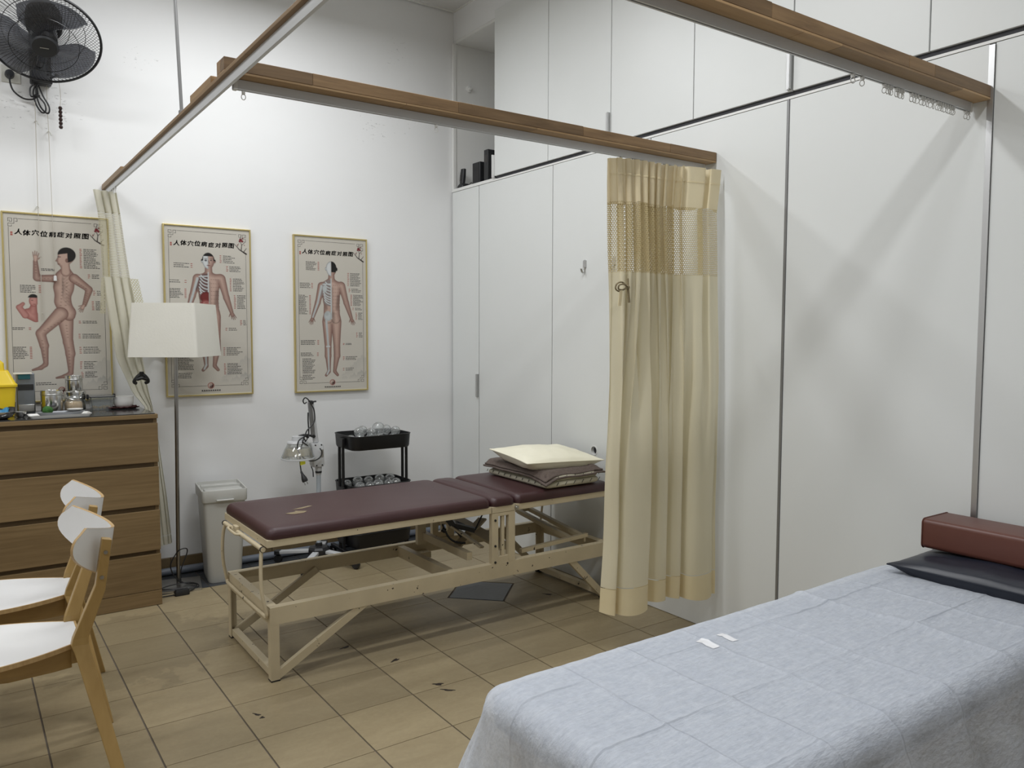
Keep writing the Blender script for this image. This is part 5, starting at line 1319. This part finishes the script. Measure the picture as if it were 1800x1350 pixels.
# tilting mechanism
obj('pivot_bar', MB().bar((2.00,3.20,.345),(2.00,3.665,.352), .030, .038), cp, t, bevel=.001, smooth=False)
obj('pivot_post', MB().box((1.955,3.64,.309),(2.005,3.665,.555)).box((1.960,3.64,.230),(2.035,3.70,.262)), cp, t, bevel=.001, smooth=False)
obj('lever_bar', MB().bar((1.985,3.55,.50),(2.135,3.30,.345), .060, .010, (0,.4,1)), cp, t, smooth=False)
obj('lever_bar', MB().bar((2.02,3.40,.318),(2.30,3.55,.420), .050, .010, (0,0,1)), cp, t, smooth=False)
rt = MB().bar((2.00,3.47,.525),(2.05,3.44,.445), .05, .03).bar((2.05,3.44,.445),(2.145,3.38,.415), .035, .022).bar((2.03,3.45,.47),(2.09,3.42,.385), .035, .02)
rt.tube([(2.145,3.38,.415),(2.20,3.36,.535)], .004, 8).tube(sm([(2.00,3.46,.45),(2.02,3.44,.39),(2.05,3.42,.36),(2.10,3.40,.35)], 5), .005, 6).tube([(1.985,3.44,.43),(2.00,3.43,.42)], .012, 10)
obj('ratchet', rt, M['black_metal'], t, smooth=False)
obj('spring_rod', MB().tube([(2.16,3.52,.40),(2.26,3.50,.35)], .012, 12).tube([(2.12,3.53,.42),(2.16,3.52,.40)], .018, 12), M['black_metal'], t)

# linen on the couch
def cushion(name, lab, cat, c, sx, sy, h, mt, rz, pinch=.07, pw=.5, wr=.006, seed=1, tilt=(0,0), edge=True, flat=False):
    t = thing(name, lab, cat, (c[0], c[1], c[2]-h/2))
    def f(a, b, top):
        u, v = a*2-1, b*2-1
        e = max(0, (1-u*u)*(1-v*v)); z = h/2*e**pw
        x = sx/2*u*(1-pinch*(1-v*v)); y = sy/2*v*(1-pinch*(1-u*u))
        n_ = noise.noise(Vector((u*2.3+seed, v*2.3, seed)))*wr*min(1, e*4) + noise.noise(Vector((u*6, v*2+seed, seed+4)))*wr*.5*min(1, e*4)
        z = (z+n_) if top else -(z if not flat else h*.5*min(1, e*6)**.6)
        z += tilt[0]*u + tilt[1]*v
        return (c[0]+x*math.cos(rz)-y*math.sin(rz), c[1]+x*math.sin(rz)+y*math.cos(rz), c[2]+z)
    n = 34
    m = MB().grid(n, n, lambda a, b: f(a, b, True)).grid(n, n, lambda a, b: f(1-a, b, False))
    obj('case', m, mt, t, angle=180)
    if edge:
        pts = []
        for k in range(40): pts.append(f(k/40, 0, True))
        for k in range(40): pts.append(f(1, k/40, True))
        for k in range(40): pts.append(f(1-k/40, 1, True))
        for k in range(40): pts.append(f(0, 1-k/40, True))
        obj('piping', MB().tube(pts, .0028, 6, True), mt, t)
    return t, f
# folded quilted blanket
t = thing('folded_blanket', 'folded cream blanket with diagonal stitching, lowest of the linen pile', 'blanket', (2.58, 3.385, .637))
BX0, BX1, BY0, BY1 = 2.405, 2.760, 3.118, 3.665
ZB = .6375
lay = MB()
def blayer(x0, x1, y0, y1, z0, z1, seed):
    secs = []
    for k in range(9):
        a_ = PI*k/8; inn = .022*(1-math.sin(a_)); z = z0+(z1-z0)*(1-math.cos(a_))/2
        r_ = rrect((x0+x1)/2, (y0+y1)/2, x1-x0-2*inn, y1-y0-2*inn, .03, z, 8)
        secs.append([(p[0]+.006*noise.noise(Vector((p[0]*14, p[1]*14, seed+z*30))), p[1]+.006*noise.noise(Vector((p[0]*14+5, p[1]*14, seed+z*30))), p[2]+.004*noise.noise(Vector((p[0]*11, p[1]*11, seed))) if 0 < k else p[2]) for p in r_])
    lay.loft(secs)
blayer(BX0, BX1, BY0, BY1, ZB, ZB+.034, 1); blayer(BX0+.008, BX1-.004, BY0+.006, BY1-.004, ZB+.030, ZB+.064, 7)
obj('folds', lay, M['linen'], t, angle=70)
st = MB()
for k in range(10):
    y = BY0+.03+k*.055; st.tube([(BX0-.002,y+.018,ZB+.016),(BX0-.004,y+.006,ZB+.030)], .0016, 4); st.tube([(BX0+.006,y+.008,ZB+.046),(BX0+.010,y-.006,ZB+.060)], .0016, 4)
for k in range(6):
    x = BX0+.06+k*.055; st.tube([(x,BY0-.002,ZB+.012),(x+.012,BY0-.003,ZB+.030)], .0016, 4); st.tube([(x+.010,BY0+.005,ZB+.044),(x+.02,BY0+.009,ZB+.058)], .0016, 4)
obj('stitching', st, M['ink_grey'], t)['kind'] = 'stuff'
# towel draped over it
t = thing('folded_towel', 'taupe terry towel lying between the cream pillow and the blanket', 'towel', (2.58, 3.40, ZB+.066))
def tw(a, b, dz=0):
    x = 2.385+.392*a; y = 3.098+.575*b
    top = ZB+.070+dz
    o_ = max(0, BX0+.02-x)+max(0, BY0+.03-y)+max(0, x-BX1+.01)*1.0
    z = top - min(.020, o_*.8) - .030*max(0, 1-a*5)*max(0, 1-b*4) + .004*noise.noise(Vector((x*13, y*13, 2+dz)))
    if a > .86 and b < .18: z += .006
    x += .008*noise.noise(Vector((y*9, 3, dz))); y += .010*noise.noise(Vector((x*9, 7, dz))) - .018*math.sin(a*PI)*(1-b)*-1
    return (x, y, z)
obj('upper_fold', MB().grid(40, 50, lambda a, b: tw(a*.97+.02, b*.96+.03, .010)), M['towel'], t, angle=180, solid=.009)
obj('lower_fold', MB().grid(40, 50, tw), M['towel'], t, angle=180, solid=.008)
cushion('pillow', 'cream pillow on top of the towel and blanket on the couch', 'pillow', (2.595, 3.375, ZB+.128), .475, .40, .085, M['pillow'], math.radians(-5), .05, .52, .007, 3, (-.008, .012), True, True)

# ------------------------------------------------------------------ chairs
def chair_parts(t):
    # seat: shield shape, narrow behind
    pts = [(.0,-.102),(-.10,-.158),(-.20,-.196),(-.30,-.212),(-.385,-.205),(-.430,-.175),(-.445,-.08),(-.448,0)]
    half = [(p.x, p.y) for p in sm([(a, b, 0) for a, b in pts], 4)]
    poly = half + [(x, -y) for x, y in reversed(half[:-1])]
    poly = [(x, y) for x, y in poly][::-1]
    dish = lambda x, y: .450 - .010*math.exp(-((x+.2)**2+y*y)/.02) - .012*max(0, -x-.34)
    m = MB(); n = len(poly); c = (-.22, 0)
    rings = []
    for f in (1.0, .97, .7, .4, .1):
        rings.append([(c[0]+(x-c[0])*f, y*f) for x, y in poly])
    def shell(z_off, inv):
        b = MB(); secs = [[(x, y, dish(x, y)+z_off) for x, y in r] for r in rings]
        return secs
    up_ = shell(.0075, 0); lo_ = shell(-.0065, 0)
    # orientation: polygon seen from above
    area2 = sum(poly[i][0]*poly[(i+1) % n][1]-poly[(i+1) % n][0]*poly[i][1] for i in range(n))
    if area2 < 0:
        up_ = [s[::-1] for s in up_]; lo_ = [s[::-1] for s in lo_]
    top_ = MB().loft(up_[1:], cap=False); n0 = len(up_[-1]); top_.f.append(tuple(range(len(top_.v)-n0, len(top_.v))))
    obj('seat', top_, M['white_gloss'], t, angle=60)
    ed_ = MB().loft([lo_[-1], lo_[0], up_[0], up_[1]], cap=False); ed_.f.append(tuple(range(n0-1, -1, -1)))
    obj('seat_edge', ed_, M['ply_edge'], t, angle=50)
    # backrest: bent plywood, high at the wings, dipping in the middle, coming to a point below
    def bp(a, v, off):
        # a in -1..1 across, v 0 (top) .. 1 (bottom)
        wz = .828 - .042*(1-abs(a)**1.6)
        wdt = .205*(1-.0*v)
        zb = .600 + .012*a*a
        z = wz+(zb-wz)*v
        K_ = (.188, .212, .219, .213, .194, .162, .119, .068, .012); q_ = v*8; k_ = min(int(q_), 7); f_ = q_-k_; p0, p1, p2, p3 = K_[max(k_-1,0)], K_[k_], K_[k_+1], K_[min(k_+2,8)]
        hw = .5*(2*p1+(p2-p0)*f_+(2*p0-5*p1+4*p2-p3)*f_*f_+(3*p1-p0-3*p2+p3)*f_**3)
        y = a*hw
        x = .106 - 2.7*y*y - .03*v
        # outward normal in plan is about (1, 4.6y)
        nx, ny = 1, 5.4*y; l = math.hypot(nx, ny)
        return (x+off*nx/l, y+off*ny/l, z)
    def rnd(a, v):  # round the wing corners
        return (a, v)
    def sheet(off): return lambda a, b: bp(*rnd(2*a-1, b), off)
    def face(off, flip):
        g_ = MB().grid(36, 16, sheet(off))
        if flip: g_.f = [f[::-1] for f in g_.f]
        return g_
    fr_, bk_ = face(-.0045, False), face(.0045, True)
    obj('backrest', fr_, M['white_gloss'], t, angle=180)
    obj('backrest_rear', bk_, M['white_gloss'], t, angle=180)
    rim = []
    for k in range(36): rim.append((k/36, 0))
    for k in range(16): rim.append((1, k/16))
    for k in range(36): rim.append((1-k/36, 1))
    for k in range(16): rim.append((0, 1-k/16))
    A = [sheet(-.0046)(a, b) for a, b in rim]; B = [sheet(.0046)(a, b) for a, b in rim]
    mid = [tuple((p+q_)/2 for p, q_ in zip(u, v)) for u, v in zip(A, B)]
    cen = (sum(p[0] for p in mid)/len(mid), 0, .71)
    out = lambda P, e: [tuple(p_+(p_-c_)*e for p_, c_ in zip(p, cen)) for p in P]
    obj('backrest_edge', MB().loft([A, out(A, .006), out(B, .006), B], cap=False), M['ply_edge'], t, angle=50)
    # rear legs: one bent plank each
    prof = [(.042,.790),(.070,.783),(.056,.62),(.014,.475),(.014,.455),(.108,.0),(.072,.0),(-.024,.425),(-.034,.455),(-.030,.475),(.028,.64)]
    for sy in (-1, 1):
        def fn(u, v, d):
            f = max(0, min(1, (.46-v)/.46))
            y0 = .104+.130*f + .055*max(0, (v-.46)/.33)
            return (u+.012*max(0,(v-.46)/.33), sy*(y0+d), v)
        pr = prof if sy > 0 else prof[::-1]
        n_ = len(prof)
        vs = [fn(u, v, 0) for u, v in prof] + [fn(u, v, .030) for u, v in prof]
        faces = []
        # fan-free side faces: split at the knee
        up1 = [0,1,2,3,9,10]; kn1 = [3,4,7,8,9]; lo1 = [4,5,6,7]
        for q_ in (up1, kn1, lo1):
            faces.append(tuple(q_)); faces.append(tuple(i+n_ for i in reversed(q_)))
        for i in range(n_): faces.append((i, i+n_, (i+1) % n_+n_, (i+1) % n_))
        if sy < 0: faces = [f[::-1] for f in faces]
        faces = [f[::-1] for f in faces]
        obj('leg', MB().add(vs, faces), M['birch'], t, bevel=.003, smooth=False)
        for z, x in ((.745, .055), (.665, .044)): obj('screw', MB().lathe([(.0001,.0),(.006,.0),(.006,-.003)], (x+.008, sy*(.105+.055*(z-.46)/.33+.0325), z), 10, (0, sy, 0)), M['nickel'], t)
        # front leg
        obj('leg', MB().loft([[(-.415,sy*.195-.017,0),(-.385,sy*.195-.017,0),(-.385,sy*.195+.017,0),(-.415,sy*.195+.017,0)],[(-.400,sy*.165-.017,.442),(-.350,sy*.165-.017,.442),(-.350,sy*.165+.017,.442),(-.400,sy*.165+.017,.442)]]), M['birch'], t, bevel=.003, smooth=False)
        # side rail under the seat
        P = [(-.030,.440),(-.030,.372),(-.08,.372),(-.20,.378),(-.33,.402),(-.365,.410),(-.365,.440)]
        def ry(x): return sy*(.088+.075*min(1, max(0, (-x-.02)/.33)))
        vs = [(x, ry(x), z) for x, z in P]+[(x, ry(x)-sy*.022, z) for x, z in P]; n_ = len(P)
        fs = [tuple(range(n_)), tuple(range(2*n_-1, n_-1, -1))]+[(i, i+n_, (i+1) % n_+n_, (i+1) % n_) for i in range(n_)]
        if sy > 0: fs = [f[::-1] for f in fs]
        obj('side_rail', MB().add(vs, fs), M['birch_y'], t, bevel=.002, smooth=False)
    obj('rear_rail', MB().box((-.032,-.095,.385),(-.010,.095,.438)), M['birch_y'], t, bevel=.002, smooth=False)
    obj('front_rail', MB().box((-.345,-.148,.392),(-.322,.148,.438)), M['birch_y'], t, bevel=.002, smooth=False)
CH = 'white chairs with birch legs'
c1 = thing('dining_chair', 'white-seated birch chair nearest the camera, its back overlapping the other chair', 'chair', (.300, 2.862, 0), math.radians(-1), CH, local=True)
chair_parts(c1)
dup(c1, (.345, 3.400, 0), math.radians(-5), 'white-seated birch chair closer to the oak dresser', CH)

# ------------------------------------------------------------------ bed with disposable sheet
SX0, SX1, SY0, SY1, SZ = .965, 2.885, .845, 1.520, .607
t = thing('massage_bed', 'massage bed under a thin white disposable sheet', 'bed', (1.92, 1.18, 0))
obj('mattress', MB().loft([rrect((SX0+SX1)/2,(SY0+SY1)/2,SX1-SX0-.05,SY1-SY0-.05,.03,.515), rrect((SX0+SX1)/2,(SY0+SY1)/2,SX1-SX0-.034,SY1-SY0-.034,.05,.525), rrect((SX0+SX1)/2,(SY0+SY1)/2,SX1-SX0-.034,SY1-SY0-.034,.05,.575), rrect((SX0+SX1)/2,(SY0+SY1)/2,SX1-SX0-.090,SY1-SY0-.090,.04,.6015)]), M['slate_vinyl'], t)
fr = MB()
for y in (SY0+.05, SY1-.08): fr.box((SX0+.06,y,.465),(SX1-.06,y+.03,.514))
for x in (SX0+.06, SX1-.09): fr.box((x,SY0+.08,.465),(x+.03,SY1-.08,.514))
obj('frame', fr, M['birch_y'], t, smooth=False)
for x in (SX0+.075, SX1-.105):
    for y in (SY0+.05, SY1-.08): obj('leg', MB().box((x,y-.001,.001),(x+.035,y+.031,.4645)), M['birch'], t, bevel=.002, smooth=False)
    obj('leg_brace', MB().box((x+.008,SY0+.085,.15),(x+.027,SY1-.085,.19)), M['birch_y'], t, smooth=False)

t = thing('disposable_sheet', 'thin white non-woven sheet draped over the massage bed', 'sheet', (1.92, 1.18, SZ))
CRX = (1.18, 1.385, 1.60, 1.845, 2.36, 2.60); CRY = (1.125, 1.375)
RB = .055
def sheet_pt(s, u):
    """s metres from the foot edge along x, u metres from the near edge along y; negative or past the edge hangs down"""
    Wd = SY1-SY0
    ex = max(0.0, RB-s); ey = RB-u if u < RB else (u-Wd+RB if u > Wd-RB else 0.0); sg = -1 if u < RB else 1
    x = SX0+max(s, RB); y = SY0+min(max(u, RB), Wd-RB); z = SZ
    d = math.hypot(ex, ey)
    if d > 1e-6:
        nx, ny = -ex/d, sg*ey/d; cor = 2*ex*ey/(d*d)
        th = math.atan2(ey, ex)
        fl = min(.6, .05+.30*cor+(.22 if sg < 0 else 0)*(ey/d)**2)
        if d < RB*PI/2: out, drop = RB*math.sin(d/RB), RB*(1-math.cos(d/RB))
        else:
            rem = d-RB*PI/2; out, drop = RB+rem*fl, RB+rem*math.sqrt(1-fl*fl)
        along = x if ey > ex else y
        rip = (.5*math.sin(along*13+sg)+.5*math.sin(along*29+2*sg+1.3))*(1-cor)+math.sin(th*7)*cor*.9
        out += .035*rip*min(1, max(0, d-.03)/.35)
        x += nx*out; y += ny*out; z -= drop
    # top relief
    w_ = max(0, 1-d/.12)
    p = Vector((x, y, 0))
    h = .0030*noise.noise(Vector((x*5, y*9, 1)))+.0016*noise.noise(Vector((x*14, y*26, 4)))+.0010*noise.noise(Vector((x*30, y*60, 9)))
    cw_ = max(.25, min(1, (SY1-y)/.12))
    for c in CRX: h += .0038*math.exp(-abs(x-c-.012*noise.noise(Vector((y*5, c, 0))))/.005)*cw_
    for c in CRY: h += cw_*.0034*math.exp(-abs(y-c-.010*noise.noise(Vector((x*5, c, 3))))/.006)
    h += .009*math.exp(-abs(x-2.145-.02*noise.noise(Vector((y*4, 5, 1))))/.020)
    h += .005*math.exp(-abs(y-SY0-.012-.010*noise.noise(Vector((x*6, 1, 1))))/.007)*(d < .02)
    h += .010*max(0, min(1, (x-2.145)/.25))*(1-max(0, min(1, (x-2.55)/.2)))
    z += max(h, -.0035)*w_+.004*w_
    hx = noise.noise(Vector((x*8, z*8, y*8)))*.010*(1-w_); hy = noise.noise(Vector((x*8+4, z*8, y*8)))*.010*(1-w_)
    return (x+hx, y+hy, z)
s0, s1, u0, u1 = -.46, SX1-SX0-.004, -.44, (SY1-SY0)+.40
obj('sheet', MB().grid(500, 270, lambda a, b: sheet_pt(s0+(s1-s0)*a, u0+(u1-u0)*b)), M['sheet'], t, angle=180)
def on_sheet(poly, nm, m_):
    vs = []
    n = 7
    P = [Vector((a, b)) for a, b in poly]
    def f(a, b):
        q_ = P[0].lerp(P[1], a).lerp(P[3].lerp(P[2], a), b); z = sheet_pt(q_.x-SX0, q_.y-SY0)
        return (q_.x, q_.y, z[2]+.0012)
    obj(nm, MB().grid(8, 8, f), m_, t, angle=180)
on_sheet([(1.568,1.332),(1.592,1.331),(1.596,1.396),(1.569,1.392)], 'tape_strip', M['tape'])
on_sheet([(1.649,1.336),(1.671,1.335),(1.670,1.389),(1.647,1.391)], 'tape_strip', M['tape'])

cushion('pillow', 'flat navy vinyl pillow lying under the brown bolster', 'pillow', (2.728, 1.120, .649), .355, .62, .082, M['navy'], math.radians(2), .06, .42, .004, 8, (.0, .0), True, True)
t = thing('bolster', 'brown vinyl bolster block lying on the navy pillow', 'bolster', (2.79, 1.09, .689))
bx0, bx1, by0, by1, bz0, bz1 = 2.690, 2.868, .800, 1.392, .6895, .7900
secs = []
sec_ = [(p[0], p[1]) for p in rrect(0, 0, bx1-bx0, bz1-bz0, .016, 0, 6)]
for f in (0, .012, .03, .25, .5, .75, .97, .988, 1):
    e = .97 if f in (0, 1) else 1.0
    secs.append([((bx0+bx1)/2+a*e, by1+(by0-by1)*f, (bz0+bz1)/2+b*e) for a, b in sec_])
obj('cover', MB().loft(secs), M['brown_vinyl'], t, angle=40)
for y in (by1-.004, by0+.004): obj('seam_piping', MB().tube([((bx0+bx1)/2+a*1.004, y, (bz0+bz1)/2+b*1.004) for a, b in sec_], .0022, 6, True), M['brown_vinyl'], t)

# ------------------------------------------------------------------ wall fan
FC = Vector((.416, 4.582, 2.849)); az, el = -.091, -.925
FD = Vector((math.sin(az)*math.cos(el), -math.cos(az)*math.cos(el), math.sin(el))).normalized()
FA = FD.cross(Vector((0,0,1))).normalized(); FB = FA.cross(FD)
fp = lambda r, an, h: FC+(FA*math.cos(an)+FB*math.sin(an))*r+FD*h
t = thing('wall_fan', 'black wall fan tilted down over the dresser', 'fan', (.42, 4.9, 2.85))
obj('cage_rim', MB().tube([fp(.248, 2*PI*k/72, 0) for k in range(72)], .0065, 8, True), M['fan'], t)
def cage(h0, hr, n_, sw, r0):
    b = MB()
    for k in range(n_):
        pts = []
        for j in range(7):
            f = j/6; r = r0+(.247-r0)*f; pts.append(fp(r, 2*PI*k/n_+sw*(1-f), h0*(1-f**2.6)))
        b.tube(pts, .00105, 4, caps=False)
    for r in hr:
        f = (r-r0)/(.247-r0); b.tube([fp(r, 2*PI*k/60, h0*(1-f**2.6)) for k in range(60)], .0016, 5, True)
    return b
obj('front_cage', cage(.062, (.150,), 84, .42, .045), M['wire'], t)['kind'] = 'stuff'
obj('rear_cage', cage(-.075, (.11, .18), 84, -.30, .062), M['wire'], t)['kind'] = 'stuff'
obj('badge', MB().lathe([(.058,.055),(.061,.062),(.054,.070),(.0001,.073)], FC, 32, FD), M['fan'], t)
obj('badge_mark', MB().bar(fp(.018,PI,.0735),fp(.020,0,.0735), .004, .001, FD), M['alu'], t, smooth=False)
obj('blade_hub', MB().lathe([(.054,-.050),(.058,-.045),(.058,.018),(.046,.034),(.0001,.040)], FC, 28, FD), M['fan'], t)
for k in range(3):
    a0 = PI/2+2*PI*k/3
    def bl(a, b):
        r = .045+.183*b; wd_ = .95*(.55+.55*math.sin(PI*min(1, b*1.0+.12)*.72)); an = a0+(a-.5)*wd_*1.7+.25*b
        return tuple(fp(r*(1-.04*(abs(2*a-1)**3)*b), an, .018-.050*(a-.5)*1.0))
    obj('blade', MB().grid(16, 10, bl), M['fan_blade'], t, angle=180, solid=.002)
obj('motor', MB().lathe([(.066,-.078),(.078,-.085),(.084,-.11),(.080,-.19),(.060,-.235),(.0001,-.243)], FC, 28, FD), M['fan'], t)
obj('wall_mount', MB().box((.372,4.862,2.705),(.470,4.918,2.965)), M['fan'], t, bevel=.008)
obj('mount_arm', MB().bar((.421,4.885,2.93),(.424,4.70,2.955), .07, .045), M['fan'], t, bevel=.008)
obj('mount_arm_joint', MB().lathe([(.0001,-.040),(.036,-.038),(.036,.038),(.0001,.040)], (.424,4.70,2.950), 18, (1,0,0)), M['fan'], t)
obj('dial', MB().lathe([(.016,0),(.018,-.003),(.016,-.012),(.0001,-.013)], (.415,4.8615,2.80), 18, (0,1,0)), M['black'], t)
obj('control_lip', MB().box((.385,4.840,2.706),(.470,4.8615,2.735)), M['fan'], t, bevel=.003)
k = MB()
k.tube(sm([(.282,4.872,2.728),(.284,4.878,2.69),(.30,4.885,2.65),(.345,4.889,2.622),(.392,4.889,2.632),(.400,4.889,2.68),(.392,4.885,2.712)], 8), .0045, 7)
k.tube(sm([(.400,4.880,2.706),(.385,4.889,2.66),(.398,4.891,2.60),(.420,4.891,2.566),(.438,4.891,2.572),(.436,4.890,2.61),(.408,4.888,2.65),(.402,4.886,2.70)], 8), .0042, 7)
k.tube(sm([(.405,4.879,2.706),(.398,4.884,2.66),(.412,4.886,2.60),(.435,4.886,2.568),(.452,4.886,2.566),(.454,4.886,2.60),(.43,4.884,2.645),(.408,4.882,2.70)], 8), .0042, 7)
k.tube(sm([(.393,4.880,2.706),(.372,4.889,2.68),(.375,4.889,2.64),(.395,4.888,2.645)], 7), .0042, 7)
obj('power_cord', k, M['wire'], t)
obj('cord_tie', MB().lathe([(.012,-.006),(.014,0),(.012,.006)], (.402,4.886,2.645), 12), M['black'], t)
obj('plug', MB().lathe([(.0001,-.038),(.018,-.036),(.021,-.026),(.022,-.006),(.022,.0)], (.284,4.9125,2.738), 18, (0,1,0)), M['fan'], t)
obj('plug_neck', MB().tube([(.283,4.887,2.722),(.282,4.876,2.706)], [.009, .005], 10), M['fan'], t)
pc = MB().tube(sm([(.492,4.80,2.735),(.497,4.80,2.69),(.500,4.80,2.64),(.497,4.80,2.588)], 6), .0012, 5)
obj('pull_string', pc, M['string'], t)
for k in range(6): obj('bead', MB().lathe([(.0001,-.0105),(.007,-.008),(.0102,0),(.007,.008),(.0001,.0105)], (.4972,4.80,2.578-.0192*k), 14), M['bead'], t)
obj('string_knob', MB().lathe([(.012,0),(.012,.012),(.004,.016)], (.490,4.80,2.734), 12), M['socket'], t)
obj('string_arm', MB().tube([(.465,4.865,2.742),(.490,4.80,2.742)], .005, 8), M['fan'], t)
t = thing('wall_socket', 'ivory wall socket half hidden behind the fan cage', 'socket', (.29, YB, 2.74))
obj('plate', MB().box((.247,4.9128,2.700),(.333,4.9195,2.786)), M['socket'], t, bevel=.003)
obj('switch', MB().box((.305,4.9095,2.75),(.320,4.9127,2.772)), M['socket'], t, bevel=.001)

# ------------------------------------------------------------------ strings over the left poster
def clip_hook(t, x, z, s=1):
    obj('hook', MB().tube(sm([(x-.003*s,4.9195,z+.004),(x-.001*s,4.905,z+.006),(x+.006*s,4.898,z+.004),(x+.014*s,4.897,z-.014)], 5), .0028, 6), M['socket'], t)
t = thing('pull_string', 'thin cotton string hanging in front of the raised arm on the left chart', 'string', (.39, 4.892, 1.5))
obj('string', MB().tube(sm([(.391,4.890,2.63),(.391,4.890,2.50),(.3885,4.8915,2.07),(.390,4.8915,1.97),(.392,4.892,1.52)], 6), .0016, 6), M['string'], t)
clip_hook(t, .392, 2.512); clip_hook(t, .3885, 2.070, -1)
obj('end_knot', MB().lathe([(.0001,-.006),(.004,0),(.0001,.006)], (.392,4.892,1.515), 8), M['string'], t)
obj('tail', MB().tube([(.392,4.892,1.51),(.3925,4.892,1.48)], .0022, 5), M['string'], t)
t = thing('pull_string', 'thin cotton string ending in a small white weight on the left chart', 'string', (.45, 4.892, 1.7))
obj('string', MB().tube(sm([(.446,4.880,2.704),(.447,4.890,2.56),(.449,4.890,2.46),(.453,4.8915,2.02),(.456,4.8915,1.715)], 6), .0014, 6), M['string'], t)
clip_hook(t, .448, 2.466)
obj('weight', MB().lathe([(.004,.029),(.0075,.026),(.0085,.002),(.0001,0)], (.4565,4.8895,1.688), 14), M['white_gloss'], t)
